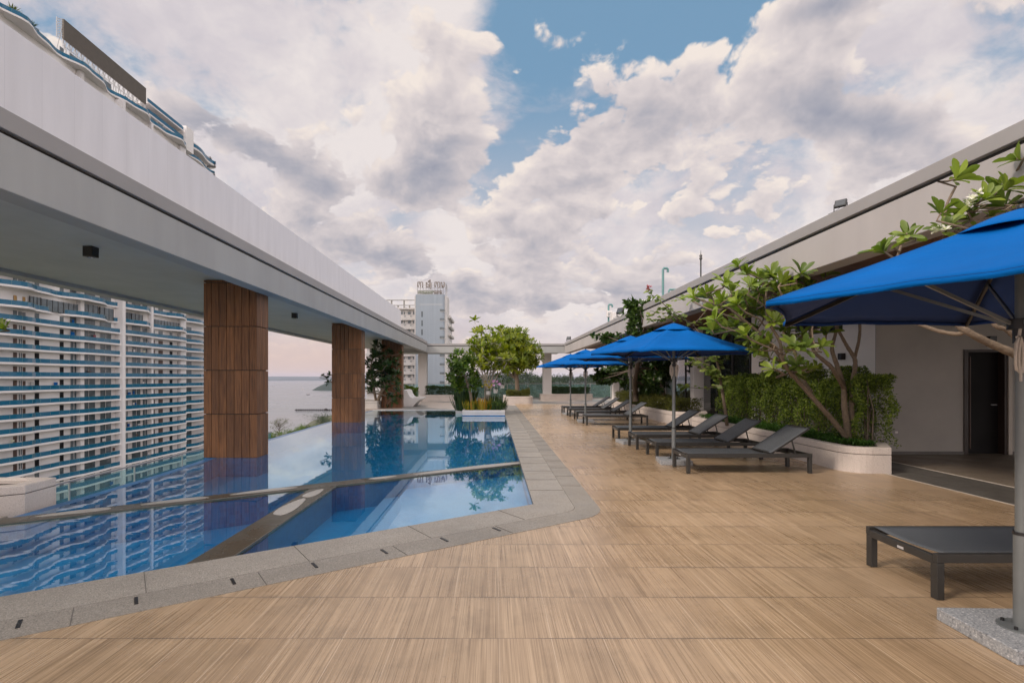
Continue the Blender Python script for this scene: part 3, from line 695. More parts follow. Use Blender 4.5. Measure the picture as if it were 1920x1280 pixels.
# ================================================================== PAVILION (right)
pav = thing('pool_pavilion', 'low grey flat roofed pavilion with glass front and dark doorway on the right', 'building', (8, 15, 0))
XR, ZR = 4.64, 3.09
mb = MB(); mb.box(XR, XR+.32, Y0, Y1-.001, ZR, 3.57); mb.build('fascia', M['plaster_warm'], pav, bevel=.008)
mb = MB(); mb.box(XR+.04, 18, Y0, Y1-.02, 3.57, 3.615); mb.build('shadow_gap', M['gapdark'], pav)
mb = MB(); mb.box(XR-.02, 18, Y0, Y1-.022, 3.615, 3.77); mb.build('roof', M['cap'], pav, bevel=.006)
mb = MB(); mb.box(XR+.32, 16, Y0, 33, 3.30, 3.36); mb.build('soffit', M['soffit_wood'], pav)
WX = 7.60
mb = MB(); mb.box(WX, 8.0, 10.62, 15.7, -.05, 3.30); mb.build('white_wall', M['plaster_pale'], pav)
mb = MB(); mb.box(WX+.003, 9.34, 10.6, 10.85, .06, 3.30); mb.box(10.20, 16, 10.6, 10.85, .06, 3.30); mb.box(9.34, 10.20, 10.6, 10.85, 2.08, 3.30); mb.build('end_wall', M['render_wall'], pav)
mb = MB(); mb.box(WX+.02, 9.34, 10.58, 10.84, -.05, .06); mb.box(10.20, 16, 10.58, 10.84, -.05, .06); mb.build('skirting', M['slate'], pav)
dr = MB(); dr.box(9.42, 10.14, 10.72, 10.76, .0, 2.03); door = dr.build('door', M['door_black'], pav)
mb = MB(); mb.box(9.34, 9.42, 10.575, 10.86, 0, 2.08); mb.box(10.14, 10.20, 10.575, 10.86, 0, 2.08); mb.box(9.42, 10.14, 10.575, 10.86, 2.03, 2.08); mb.build('door_frame', M['door_dark'], door)
mb = MB(); mb.box(9.55, 9.57, 10.69, 10.72, .1, 1.95); mb.build('edge_trim', M['door_brown'], door)
q = MB(); q.tube([(10.06, 10.70, .98), (10.06, 10.66, .98), (9.95, 10.66, .98)], .011, 8); q.build('handle', M['steel'], door)
mb = MB(); mb.box(10.2, 10.27, 10.55, 10.58, 0, 2.06); mb.build('door_jamb', M['pale_line'], door)
for ya, yb in ((19.4, 19.78), (23.6, 23.95), (28.0, 28.4), (32.4, 32.9)):
    mb = MB(); mb.box(WX-.30, WX+.10, ya, yb, -.05, 3.30); mb.build('pillar', M['plaster_pale'], pav, bevel=.006)
# glazing with dark mullions, and what is behind it
def glaze(y0, y1, n, x=WX):
    w = (y1-y0)/n
    for i in range(n):
        mb = MB(); mb.box(x, x+.02, y0+w*i+.03, y0+w*(i+1)-.03, .08, 3.0); wdw = mb.build('glass_panel', M['window_glass'], pav)
        q = MB(); q.box(x-.03, x+.05, y0+w*i-.03, y0+w*i+.03, 0, 3.3); q.box(x-.03, x+.05, y0+w*i+.03, y0+w*(i+1)-.03, 0, .08); q.box(x-.03, x+.05, y0+w*i+.03, y0+w*(i+1)-.03, 3.0, 3.3)
        q.build('mullion', M['frame'], wdw)
glaze(15.75, 19.3, 3); glaze(19.85, 23.5, 3); glaze(24.05, 27.9, 3); glaze(28.45, 32.3, 3)
mb = MB(); mb.box(11.5, 11.7, 15.7, 33, 0, 3.3); mb.box(8.0, 11.5, 15.5, 15.69, 0, 3.3); mb.build('inner_wall', M['plaster'], pav)
mb = MB(); mb.box(8.005, 8.02, 11.0, 12.2, 2.25, 2.95); mb.box(WX-.012, WX-.002, 11.6, 13.4, 2.55, 2.98)
mb.build('high_window', M['window_glass'], pav)
# wall lamps
for (x, y, z, lb) in ((WX-.06, 11.55, 1.98, 'small black wall lamp on the white wall nearest the grey end wall'), (WX-.06, 15.0, 1.90, 'small black wall lamp on the white wall left of the plumeria'), (WX-.34, 19.6, 1.98, 'small black wall lamp on the white pillar beside the glass front')):
    o = thing('wall_lamp', lb, 'lamp', (x, y, z), 'wall lamps of the pavilion')
    q = MB(); q.box(x-.05, x+.05, y-.06, y+.06, z-.07, z+.07); q.build('lamp_housing', M['dark'], o, bevel=.008)
    q = MB(); q.box(x-.02, x+.02, y-.03, y+.03, z-.076, z-.07); q.build('lens', M['plaster_pale'], o)
o = thing('door_sign', 'small black box lamp above the dark doorway', 'lamp', (9.85, 10.56, 2.25)); q = MB(); q.box(9.78, 9.92, 10.50, 10.6, 2.14, 2.34); q.build('lamp_housing', M['dark'], o, bevel=.006)
q = MB(); q.box(9.81, 9.89, 10.53, 10.57, 2.134, 2.14); q.build('lens', M['plaster_pale'], o)
o = thing('wall_socket', 'small pale socket plate low on the grey end wall', 'socket', (8.0, 10.58, .45)); q = MB(); q.box(7.95, 8.05, 10.585, 10.6, .38, .50); q.build('plate', M['plaster_warm'], o, bevel=.004)
q = MB(); q.box(7.975, 8.025, 10.578, 10.585, .42, .46); q.build('switch', M['plaster_pale'], o)
# dining chairs seen through the glass
def indoor_chair(x, y, rz, lb):
    o = thing('indoor_chair', lb, 'chair', (0, 0, 0), 'chairs behind the glass front')
    q = MB(); q.box(-.22, .22, -.22, .22, .42, .46); q.build('seat', M['frame'], o, bevel=.01)
    q = MB(); q.box(-.21, .21, .19, .22, .52, .88); q.build('backrest', M['frame'], o, bevel=.01)
    for sx in (-.19, .19):
        for sy in (-.19, .2):
            q = MB(); q.tube([(sx, sy, 0), (sx, sy, .42 if sy < 0 else .86)], .014, 6); q.build('leg', M['frame'], o)
    o.location = (x, y, 0); o.rotation_euler.z = rz
indoor_chair(8.6, 21.0, .4, 'dark chair behind the glass front right of the white pillar'); indoor_chair(8.7, 25.0, 1.9, 'dark chair farthest back behind the glass front')

# roof things
def floodlight(x, y, z, rz, s, lb):
    o = thing('floodlight', lb, 'floodlight', (0, 0, 0), 'floodlights on the pavilion roof edge')
    q = MB(); Mx = Matrix.Rotation(R(-25), 4, 'X'); Mx.translation = Vector((0, 0, .30))
    q.obox(Mx, -.17, .17, -.04, .05, -.13, .13); q.build('lamp_housing', M['dark'], o, bevel=.01)
    q = MB(); q.obox(Mx, -.14, .14, -.046, -.04, -.10, .10); q.build('lens', M['lens'], o)
    q = MB(); q.beam((-.19, 0, .30), (-.19, 0, .08), .02, .03); q.beam((.19, 0, .30), (.19, 0, .08), .02, .03); q.box(-.2, .2, -.02, .02, .06, .08); q.box(-.03, .03, -.03, .03, 0, .06); q.build('bracket', M['dark'], o)
    q = MB(); q.tube([(.0, .03, .2), (-.12, .0, .1), (-.35, -.05, .02)], .007, 5); q.build('cable', M['dark'], o)
    o.location = (x, y, z); o.rotation_euler.z = rz; o.scale = (s, s, s)
floodlight(4.74, 7.28, 3.77, R(-50), .42, 'black floodlight on the pavilion roof edge above the nearest umbrella')
floodlight(4.78, 20.1, 3.77, R(-60), .9, 'small black floodlight on the roof edge above the dark leafy tree')
floodlight(4.74, 33.6, 3.77, R(-40), .8, 'tiny black floodlight at the far corner of the pavilion roof')
def goose(x, y, z0, h, r, reach, lb):
    o = thing('gooseneck_pipe', lb, 'vent pipe', (x, y, z0), 'gooseneck vent pipes on the pavilion roof')
    q = MB(); q.tube([(x, y, z0), (x, y, z0+h-.04), (x+.03, y, z0+h), (x+reach*.8, y, z0+h), (x+reach, y, z0+h-.03), (x+reach, y, z0+h-.13)], r, 8); q.build('pipe', M['teal_pipe'], o)
    q = MB(); q.tube([(x, y, z0), (x, y, z0+.06)], r*2, 10); q.build('pipe_collar', M['steel'], o)
p = P(1243, 548, 17.5); goose(p.x, p.y, 3.77, P(1243, 503, 17.5).z-3.77, .04, .16, 'tall teal gooseneck vent pipe on the pavilion roof')
p = P(1254, 555, 18); goose(p.x, p.y, 3.77, P(1254, 543, 18).z-3.77, .035, .30, 'short teal gooseneck vent pipe beside the tall one')
p = P(1141, 598, 26); goose(p.x, p.y, 3.77, P(1141, 571, 26).z-3.77, .045, .18, 'grey gooseneck pipe above a white box at the far roof')
o = thing('roof_box', 'white box under the far gooseneck pipe on the roof', 'box', (p.x, p.y, 4.1)); q = MB(); z = P(1141, 595, 26).z; q.box(p.x-.12, p.x+.12, p.y-.32, p.y-.06, z, z+.29); q.build('casing', M['white_paint'], o, bevel=.02)
q = MB(); q.box(p.x-.10, p.x+.10, p.y-.325, p.y-.32, z+.05, z+.2); q.build('cover', M['plaster'], o)
o = thing('lightning_rod', 'thin lightning rod standing on the pavilion roof', 'lightning rod'); p = P(1314, 518, 15.5); o.location = (p.x, p.y, 3.77); zt = P(1314, 469, 15.5).z
q = MB(); q.tube([(p.x, p.y, 3.77), (p.x, p.y, zt-.30)], .022, 8); q.build('mast', M['frame'], o)
q = MB(); q.tube([(p.x, p.y, zt-.30), (p.x, p.y, zt-.24), (p.x, p.y, zt-.22), (p.x, p.y, zt-.15), (p.x, p.y, zt-.13), (p.x, p.y, zt)], [.02, .05, .03, .045, .012, .003], 10); q.build('rod_tip', M['frame'], o)
for px, py, w, h, Yb, lb in ((1157, 585, .42, .55, 24.5, 'pale ventilation box on the far pavilion roof'), (1206, 562, .55, .5, 21.5, 'pale roof box behind the dark leafy tree')):
    p = P(px, py, Yb); o = thing('roof_unit', lb, 'roof unit', (p.x, p.y, 3.77), 'service boxes on the pavilion roof')
    q = MB(); q.box(p.x-w/2, p.x+w/2, p.y, p.y+.5, 3.77, p.z); q.build('casing', M['hotel_white'], o, bevel=.02)
    q = MB(); [q.box(p.x-w*.4, p.x+w*.4, p.y-.012, p.y-.002, 3.9+.1*i, 3.95+.1*i) for i in range(4)]; q.build('louvre', M['plaster'], o)

# ================================================================== TOWERS
# ---- white tower with waving blue balconies
tw = thing('apartment_tower', 'huge white apartment tower with waving blue glass balconies left of the pool', 'apartment building', (-112, 150, -42))
XF = -104.0; XW = -105.75
fl = [1.7+3.08*k for k in range(-12, 6)]; fl += [21.4+3.08*k for k in range(0, 18)]+[79.9]
def wave(Y, z):
    a = 1.15 if z > 17 else .24
    b = math.sin((Y-113)*2*math.pi/19.5)+.35*math.sin((Y-100)*2*math.pi/8.3+1)
    s = a*b
    if 120.5 < Y < 134.5 and z < 18: s -= .35
    return s
YA, YB, YC = 84.0, 182.0, 214.0
def edge_pts(z, off=0.0):
    pts = []; Y = YA
    while Y < YB: pts.append((XF+wave(Y, z)+off, Y)); Y += 1.4
    pts.append((XF-.6+off, YB))
    return pts
def wing_pts(z, off=0.0):
    pts = []; Y = YB+.3
    end = YC-6
    while Y < end-1.5: pts.append((XF-3.2+.8*math.sin((Y-188)*.33)+off, Y)); Y += 1.4
    for i in range(7): a = i/6*math.pi/2; pts.append((XF-3.2-3*(1-math.cos(a))+off, end-3+3*math.sin(a)+off*.4))
    return pts
def ribbon(mb, pts, z0, z1, th):
    n = len(pts); v = []
    for x, y in pts: v += [(x, y, z0), (x, y, z1), (x-th, y, z1), (x-th, y, z0)]
    f = []
    for i in range(n-1):
        a, b2 = i*4, i*4+4
        for j in range(4): f.append((a+j, b2+j, b2+(j+1) % 4, a+(j+1) % 4))
    f += [(3, 2, 1, 0), (n*4-4, n*4-3, n*4-2, n*4-1)]
    mb.add(v, f)
mb = MB(); mb.box(-122, XW-.02, YA-20, YB-.02, -42, 79.6); mb.box(-124, XW-3.3, YB, YC-11, -42, 84); mb.build('wall', M['condo_wall'], tw)
for i, z in enumerate(fl):
    nx = fl[i+1] if i+1 < len(fl) else z+3
    mb = MB()
    for pts in (edge_pts(z), wing_pts(z)) :
        n = len(pts); back = XW-6
        v = [(x, y, z-.34) for x, y in pts]+[(x, y, z+.10) for x, y in pts]+[(back, y, z-.34) for x, y in pts]+[(back, y, z+.10) for x, y in pts]; f = []
        for j in range(n-1): f += [(j, j+1, n+j+1, n+j), (n+j, n+j+1, 3*n+j+1, 3*n+j), (2*n+j, 2*n+j+1, j+1, j)]
        f += [(0, n, 3*n, 2*n), (n-1, 3*n-1, 4*n-1, 2*n-1)]
        mb.add(v, f)
    b = mb.build('balcony', M['condo_white'], tw)
    mb = MB(); ribbon(mb, edge_pts(z, -.18), z+.12, z+1.10, .05)
    ribbon(mb, wing_pts(z, -.18), z+.12, z+1.10, .05)
    mb.build('balustrade', M['blue_glass'], b)
    mb = MB()
    for pts in (edge_pts(z, -.20), wing_pts(z, -.20)) :
        ribbon(mb, pts, z+1.105, z+1.14, .05)
        for x, y in pts[::2]: mb.box(x-.03, x+.03, y-.03, y+.03, z+.1, z+1.105)
    mb.build('handrail', M['teal_pipe'], b)
# piers, fins
mb = MB()
mb.box(XW, XF-.6, 135.2, 136.4, -42, 79.4); mb.box(XW-1, XF+.45, 149.0, 150.2, -42, 79.3); mb.box(XW, XF-.6, 163.2, 164.2, -42, 79.3); mb.box(XW, XF-.8, 178.8, 181.9, -42, 79.3)
mb.build('pier', M['condo_white'], tw)
def YW(px): return -XW/(VX-px)*1000
doors = [(24.5, 31.5, 'door_brown', 2.25), (42, 47.5, 'door_brown', 2.1), (65, 73, 'door_black', 2.35), (112, 119, 'door_black', 2.35), (283, 290, 'door_brown', 2.2), (297, 305, 'door_brown', 2.2), (318, 323, 'door_black', 2.2), (333, 337, 'door_black', 2.2)]
wins = [(34, 41, .9, 2.2), (131, 145, .2, 2.6), (153, 178, .1, 2.6), (187, 208, .1, 2.5), (234, 239, .1, 2.4), (247, 263, .1, 2.6), (267, 276, .5, 2.4)]
rest = MB(); cnt = 0
for i, z in enumerate(fl):
    near = -29 < z < 13.5
    for a, b2, m, h in doors:
        if abs(z-17.1) < .2 and 60 < a < 125: continue
        y0, y1 = YW(a), YW(b2)
        if near and -21 < z:
            q = MB(); q.box(XW-.05, XW+.05, y0, y1, z+.10, z+.1+h)
            q.build('door', M['door_amber'] if (i == 17) else M[m], tw); cnt += 1
        else: rest.box(XW-.05, XW+.05, y0, y1, z+.10, z+.1+h)
    for a, b2, s0, h in wins:
        if i == 17: continue
        y0, y1 = YW(a), YW(b2); wd = y1-y0
        if near and -21 < z:
            q = MB(); q.box(XW-.05, XW+.04, y0, y1, z+s0+.1, z+.1+h); w_ = q.build('window', M['condo_glass'], tw)
            q = MB(); nn = 2
            for j in range(nn+1): yy0 = y0+wd*j/nn; q.box(XW+.01, XW+.10, yy0-.05, yy0+.05, z+s0+.1, z+.1+h)
            q.build('window_frame', M['condo_white'], w_)
        else: rest.box(XW-.05, XW+.04, y0, y1, z+s0+.1, z+.1+h)
o = rest.build('window', M['condo_glass'], tw); o['kind'] = 'stuff'
# the tall glazed storey
z = fl[17]
for a, b2, s0, h in ((52, 72, .2, 3.0), (73, 144, .2, 2.9), (152, 180, .1, 3.5), (184, 209, .1, 3.4), (233, 242, .1, 3.2), (244, 264, .1, 3.2), (281, 343, .8, 2.6)):
    y0, y1 = YW(a), YW(b2); q = MB(); q.box(XW+.3, XW+.5, y0, y1, z+s0, z+h); w_ = q.build('tall_window', M['condo_glass'], tw)
    q = MB(); nn = max(3, int((y1-y0)/1.5))
    for j in range(nn+1): yy0 = y0+(y1-y0)*j/nn; q = MB(); q.box(XW+.45, XW+.58, yy0-.05, yy0+.05, z+s0, z+h); q.build('mullion', M['frame'], w_)
for a, b2 in ((25, 31), (42, 47)):
    q = MB(); q.box(XW-.05, XW+.06, YW(a), YW(b2), z+.1, z+2.6); q.build('door', M['door_amber'], tw)
# washing and units left on the balconies
rl_ = random.Random(5)
for i in range(26):
    z = fl[rl_.randint(2, 16)]; y0 = YW(rl_.choice([rl_.uniform(150, 226), rl_.uniform(236, 278), rl_.uniform(5, 140)])); wd = rl_.uniform(.5, 1.3); hh = rl_.uniform(.4, .9)
    q = MB(); q.box(XW+.35, XW+.45, y0, y0+wd, z+1.15, z+1.15+hh); q.build('laundry', M[rl_.choice(['petal', 'red_petal', 'steel', 'canvas', 'door_brown', 'condo_white'])], tw)
# wing windows
for i, z in enumerate(fl):
    if not (-29 < z < 21): continue
    for y0, y1 in ((189.5, 192.5), (203.5, 207)):
        q = MB(); q.box(XW-3.35, XW-3.2, y0, y1, z+.2, z+2.5); q.build('wing_window', M['condo_glass'], tw)
# stepped crown and its rooms
mb = MB(); mb.box(-116, -105.4, 183.2, 187.5, 79.9, 88); mb.box(-118, -110, 164, 183, 79.6, 86); mb.build('roof_room', M['condo_wall'], tw)
for zz in (83.0, 86.2):
    mb = MB(); mb.box(-116, XF-2.2, 164, 183, zz-.3, zz+.1); mb.build('roof_terrace', M['condo_white'], tw)
    mb = MB(); mb.box(XF-2.4, XF-2.3, 164, 183, zz+.1, zz+1.3); mb.build('balustrade', M['blue_glass'], tw)
mb = MB(); pts = wing_pts(76, .2); ribbon(mb, pts, 82.9, 83.5, 4); ribbon(mb, wing_pts(76, -1.2), 85.6, 86.2, 4); mb.build('roof_canopy', M['condo_white'], tw)
mb = MB(); ribbon(mb, pts, 83.6, 84.8, .08); mb.build('balustrade', M['blue_glass'], tw)
# lattice and screen
ls = thing('rooftop_screen', 'long dark led screen standing on a steel lattice on the tower roof', 'screen', (-107, 135, 80))
xs = -105.8; ya, yb = -xs/(VX-120)*1000, -xs/(VX-274)*1000
z0, z1 = P(120, 73, ya).z, P(120, 36, ya).z; z0b, z1b = P(274, 196, yb).z, P(274, 166, yb).z
mb = MB(); mb.add([(xs, ya, z0), (xs, yb, z0b), (xs, yb, z1b), (xs, ya, z1), (xs-.5, ya, z0), (xs-.5, yb, z0b), (xs-.5, yb, z1b), (xs-.5, ya, z1)], [(0,1,2,3), (7,6,5,4), (0,4,5,1), (3,2,6,7), (0,3,7,4), (1,5,6,2)]); mb.build('screen_panel', M['led'], ls)
mb = MB(); nn = 16
for i in range(nn+1):
    y = ya+(yb-ya)*i/nn; zz = z0+(z0b-z0)*i/nn
    mb.beam((xs-.3, y, 79.7), (xs-.3, y, zz), .14, .14); mb.beam((xs-2.6, y, 79.7), (xs-.4, y, zz+3), .12, .12)
    if i < nn:
        y2 = ya+(yb-ya)*(i+1)/nn; mb.beam((xs-.3, y, 80.2), (xs-.3, y2, zz), .10, .10); mb.beam((xs-.3, y, zz), (xs-.3, y2, 80.2), .10, .10)
        for q in (.35, .7, 1): mb.beam((xs-.3, y, 79.7+(zz-79.7)*q), (xs-.3, y2, 79.7+(zz-79.7)*q), .10, .10)
for i in range(8):
    a, b2 = z0+(z1-z0)*i/8, z0+(z1-z0)*(i+1)/8
    mb.beam((xs-1.2, ya-.8, a), (xs-.3, ya-.1, b2), .10, .10); mb.beam((xs-1.2, ya-.8, a), (xs-1.2, ya-.8, b2), .12, .12); mb.beam((xs-.3, ya-.1, a), (xs-1.2, ya-.8, b2), .1, .1)
mb.build('steel_lattice', M['steel'], ls)
# roof garden shrubs
for px, py, s, lb in ((22, 14, 2.4, 'reddish bushy shrub on the tower roof terrace at the photo edge'), (56, 42, 2.2, 'spiky green shrub on the tower roof terrace left of the led screen')):
    Yb = -(XF-1)/(VX-px)*1000; p = P(px, py, Yb); o = thing('roof_shrub', lb, 'shrub', (p.x, p.y, 79.8))
    L = Leaves('blade', .06, .15)
    for i in range(150):
        a = random.random()*6.28; el = random.uniform(.1, 1.4); d = Vector((math.cos(a)*math.cos(el), math.sin(a)*math.cos(el), math.sin(el)))
        L.add(Vector((p.x, p.y, 80.6))+d*random.uniform(.1, .9)*s*.6, d+Vector((0, 0, .2)), (0, 0, 1), s*.5*random.uniform(.6, 1.2), random.random()*(.6))
    L.build('foliage', M['leaf_dark'] if s < 2.3 else M['leaf_olive'], o)
    q = MB(); q.tube([(p.x, p.y, 79.7), (p.x, p.y, 81.2)], [.12, .05], 6); q.build('stem', M['bark_dark'], o)

# ---- grey hotel block
ht = thing('hotel_building', 'blue grey hotel block with small dark windows beyond the far canopy', 'hotel', (-22, 200, -42))
Yh = 190.0
hx0, hx1 = P(779, 0, Yh).x, P(838, 0, Yh).x; hz = P(0, 552, Yh).z
def rbox(x0, x1, y0, y1, r, n=5):
    return fillet((x1-r, y0+r), -90, 0, r, n)+[(x1, y1), (x0, y1)]+fillet((x0+.3, y0+.3), 180, 270, .3, 2)
mb = MB(); mb.prism(rbox(hx0, hx1-.9, Yh, Yh+9, .8), -42, hz); mb.build('stair_tower', M['hotel_wall'], ht)
mb = MB(); mb.box(hx0-.5, hx1+.05, Yh+.9, Yh+9.5, -42, hz-.4); mb.box(hx1-.9, hx1, Yh+.95, Yh+24, -42, P(0, 586, Yh).z); mb.build('white_frame', M['hotel_white'], ht)
mb = MB(); mb.box(hx0+1.5, hx1-1.6, Yh-.02, Yh, P(0, 571, Yh).z, P(0, 570.3, Yh).z); mb.build('panel_line', M['hotel_white'], ht)
for kf in range(-2, 14):
    y = 581.5+16.85*kf
    if kf >= 0:
        z = P(0, y, Yh).z; q = MB(); q.box(P(824.5, 0, Yh).x, P(833.8, 0, Yh).x, Yh-.05, Yh+.1, z-.45, z+.38); w_ = q.build('window', M['condo_glass'], ht)
        q = MB(); q.box(P(824, 0, Yh).x, P(834.2, 0, Yh).x, Yh-.09, Yh-.05, z-.56, z-.46); q.build('window_sill', M['hotel_white'], w_)
        z = P(0, y+7.5, Yh).z; q = MB(); q.box(P(789.8, 0, Yh).x, P(792.8, 0, Yh).x, Yh-.05, Yh+.1, z-1.0, z+1.05); q.build('stair_window', M['condo_glass'], ht)
# left wing with balconies
wy = Yh+4; wx0, wx1 = -46.0, hx0-.5; wz = P(0, 579, wy).z
mb = MB(); mb.box(wx0, wx1, wy, wy+14, -42, wz); mb.build('left_wing', M['hotel_white'], ht)
mb = MB()
for kf in range(0, 14):
    z = P(0, 579+16.85*kf, wy).z; mb.box(wx0-.3, wx1-.01, wy-1.1, wy+.2, z-.25, z+.15); mb.box(wx0-.3, wx1-.01, wy-1.05, wy-.95, z-.9 if kf else z-.3, z-.25)
mb.build('balcony_slab', M['hotel_white'], ht)
for kf in range(0, 12):
    for px0, px1 in ((752, 755), (757, 759), (764.5, 770), (774.5, 778), (729, 733), (738, 743)):
        z = P(0, 586.8+16.85*kf, wy).z
        q = MB(); q.box(P(px0, 0, wy).x, P(px1, 0, wy).x, wy-.06, wy+.1, z-.5, z+.5); q.build('wing_window', M['condo_glass'], ht)
    for px0 in (759, 770.5):
        z = P(0, 593+16.85*kf, wy).z; q = MB(); q.box(P(px0-1.5, 0, wy).x, P(px0+1.5, 0, wy).x, wy-.5, wy-.05, z-.35, z+.35); q.build('air_conditioner', M['plaster'], ht)
mb = MB()
for px in (734, 757.5): x = P(px, 0, wy).x; mb.box(x-.25, x+.25, wy, wy+.5, wz, P(0, 562, wy).z)
for px in (741.5, 763.5): x = P(px, 0, wy).x; mb.box(x-.25, x+.25, wy+5, wy+5.5, wz, P(0, 569, wy).z)
mb.box(wx0, wx1, wy-.1, wy+.6, P(0, 563.2, wy).z, P(0, 562, wy).z); mb.box(wx0, wx1, wy+4.9, wy+5.6, P(0, 569.4, wy).z, P(0, 568.2, wy).z)
mb.build('roof_pergola', M['concrete'], ht)
for px in (748, 760, 771, 776): 
    x = P(px, 0, wy).x; q = MB(); q.box(x-.5, x+.5, wy+1, wy+2, wz, wz+.7); q.build('roof_box', M['hotel_white'], ht)
# right side balconies
mb = MB()
for kf in range(0, 14):
    z = P(0, 588+16.85*kf, Yh).z; mb.box(hx1, hx1+.9, Yh+4, Yh+24, z-.9, z-.15); mb.box(hx1, hx1+.75, Yh+4, Yh+24, z-1.1, z-.9)
mb.build('side_balcony', M['hotel_white'], ht)
mb = MB()
for kf in range(0, 13):
    z = P(0, 595+16.85*kf, Yh).z
    for j in range(4): mb.box(hx1-.05, hx1+.04, Yh+5.2+j*4.6, Yh+8.2+j*4.6, z-1, z+.7)
mb.build('side_window', M['condo_glass'], ht)
# roof sign: strokes of the letters
sg = thing('rooftop_sign', 'big brown letters of an unfamiliar script on a frame above the grey hotel', 'sign', (-22, 190, hz))
def strokes(mb, ox, oz, s, paths, w=.30, d=.25, y=Yh+.3):
    for pth in paths:
        for a, b2 in zip(pth[:-1], pth[1:]):
            mb.beam((ox+a[0]*s, y, oz+a[1]*s), (ox+b2[0]*s, y, oz+b2[1]*s), w, d, up=(0, 1, 0))
KA = [[(0, .95), (.12, 1.05), (.55, 1.05), (.62, .95)], [(.06, .85), (.06, .2), (.16, .12), (.2, .3), (.1, .4)], [(.6, .95), (.6, .1)], [(.34, 1.0), (.36, .72), (.28, .66)],
      [(.66, 1.05), (.95, 1.05), (1.02, .95), (1.02, .08), (.9, .16)]]
SA = [[(0, .75), (.08, 1.0), (.22, .9), (.2, .7), (.06, .6)], [(.06, .6), (.06, .15), (.24, .05), (.3, .3)], [(.3, .55), (.5, .6), (.6, .35), (.5, .1), (.36, .2)], [(.72, .05), (.72, 1.0)], [(.4, 1.12), (.5, 1.3), (.8, 1.3), (.9, 1.16), (.4, 1.12)], [(.72, 1.3), (.72, 1.48), (.9, 1.5)], [(.95, 1.0), (.95, .05)], [(.72, .05), (.85, -.1), (.85, -.32)]]
KAA = KA+[[(.8, .1), (.84, -.15)]]
NGO = [[(0, .9), (.1, 1.05), (.2, .9), (.2, .2), (.34, .05), (.62, .1), (.7, .4), (.7, .95)], [(.34, .05), (.4, .45), (.55, .5)], [(.5, 1.0), (.7, 1.0)]]
s_ = 1.85; zb = P(0, 539, Yh).z
for px, pt in ((782.3, KA), (798.5, SA), (814.5, KAA), (826.3, NGO)):
    q = MB(); strokes(q, P(px, 0, Yh).x, zb, s_, pt); q.build('letter', M['sign'], sg)
zz2 = P(0, 550.6, Yh).z
import itertools
for i in range(9):
    q = MB(); ox = P(784, 0, Yh).x+i*.96
    r_ = random.Random(i); pt = [[(0, 0), (0, 1), (.7, 1), (.7, r_.choice([0, .5])), (.1, .5)], [(.35, 0), (.35, 1.2)], [(.0, r_.uniform(.1, .4)), (.75, r_.uniform(.1, .9))]]
    strokes(q, ox, zz2, 1.05, pt, .17, .2); q.build('small_letter', M['sign2'] if i < 6 else M['sign'], sg)
mb = MB()
for i in range(10):
    x = P(782+5.4*i, 0, Yh).x; mb.beam((x, Yh+.7, hz-.1), (x, Yh+.7, zb+1.9), .10, .10); mb.beam((x, Yh+2.2, hz-.1), (x, Yh+.7, zb+1.2), .08, .08)
for z in (zb-.05, zb+1.0, zb+1.9, zz2, zz2+1.1): mb.beam((P(782, 0, Yh).x, Yh+.7, z), (P(832, 0, Yh).x, Yh+.7, z), .08, .08)
for j in range(5):
    mb.beam((hx1-.6, Yh+1.2+j*1.6, hz-.1), (hx1-.6, Yh+1.2+j*1.6, zb+1.8), .09, .09)
for z in (zb, zb+.6, zb+1.2, zb+1.8): mb.beam((hx1-.6, Yh+1.2, z), (hx1-.6, Yh+7.6, z), .12, .18)
mb.build('sign_frame', M['steel'], sg)

# ---- jetty and boats out on the sea
jt = thing('jetty', 'thin dark wooden jetty with a hut roof reaching into the bay', 'jetty', (-235, 690, -42))
q = MB(); q.box(-257, -200, 692, 693.2, -41.0, -40.1); q.box(-257, -247, 690, 692, -40.9, -39.9); q.build('walkway', M['jetty'], jt)
q = MB()
for i in range(24): q.beam((-256+2.4*i, 692.3, -43), (-256+2.4*i, 692.3, -39), .35, .35); q.beam((-256+2.4*i, 694.2, -43), (-256+2.4*i, 694.2, -39), .35, .35)
q.box(-257, -200, 692.2, 692.4, -39.2, -39.0); q.build('piling', M['jetty'], jt)
q = MB(); hx = P(611, 0, 693).x; zt = P(0, 765, 693).z; q.add([(hx-3.2, 690, zt-2.9), (hx+3.2, 690, zt-2.9), (hx+3.2, 697, zt-2.9), (hx-3.2, 697, zt-2.9), (hx, 693.5, zt)], [(0,1,4), (1,2,4), (2,3,4), (3,0,4), (3,2,1,0)]); q.build('hut_roof', M['jetty'], jt)
q = MB(); [q.beam((hx+a, 693.5+b2, -40), (hx+a, 693.5+b2, zt-2.8), .3, .3) for a in (-2.6, 2.6) for b2 in (-2.6, 2.6)]; q.build('hut_post', M['jetty'], jt)
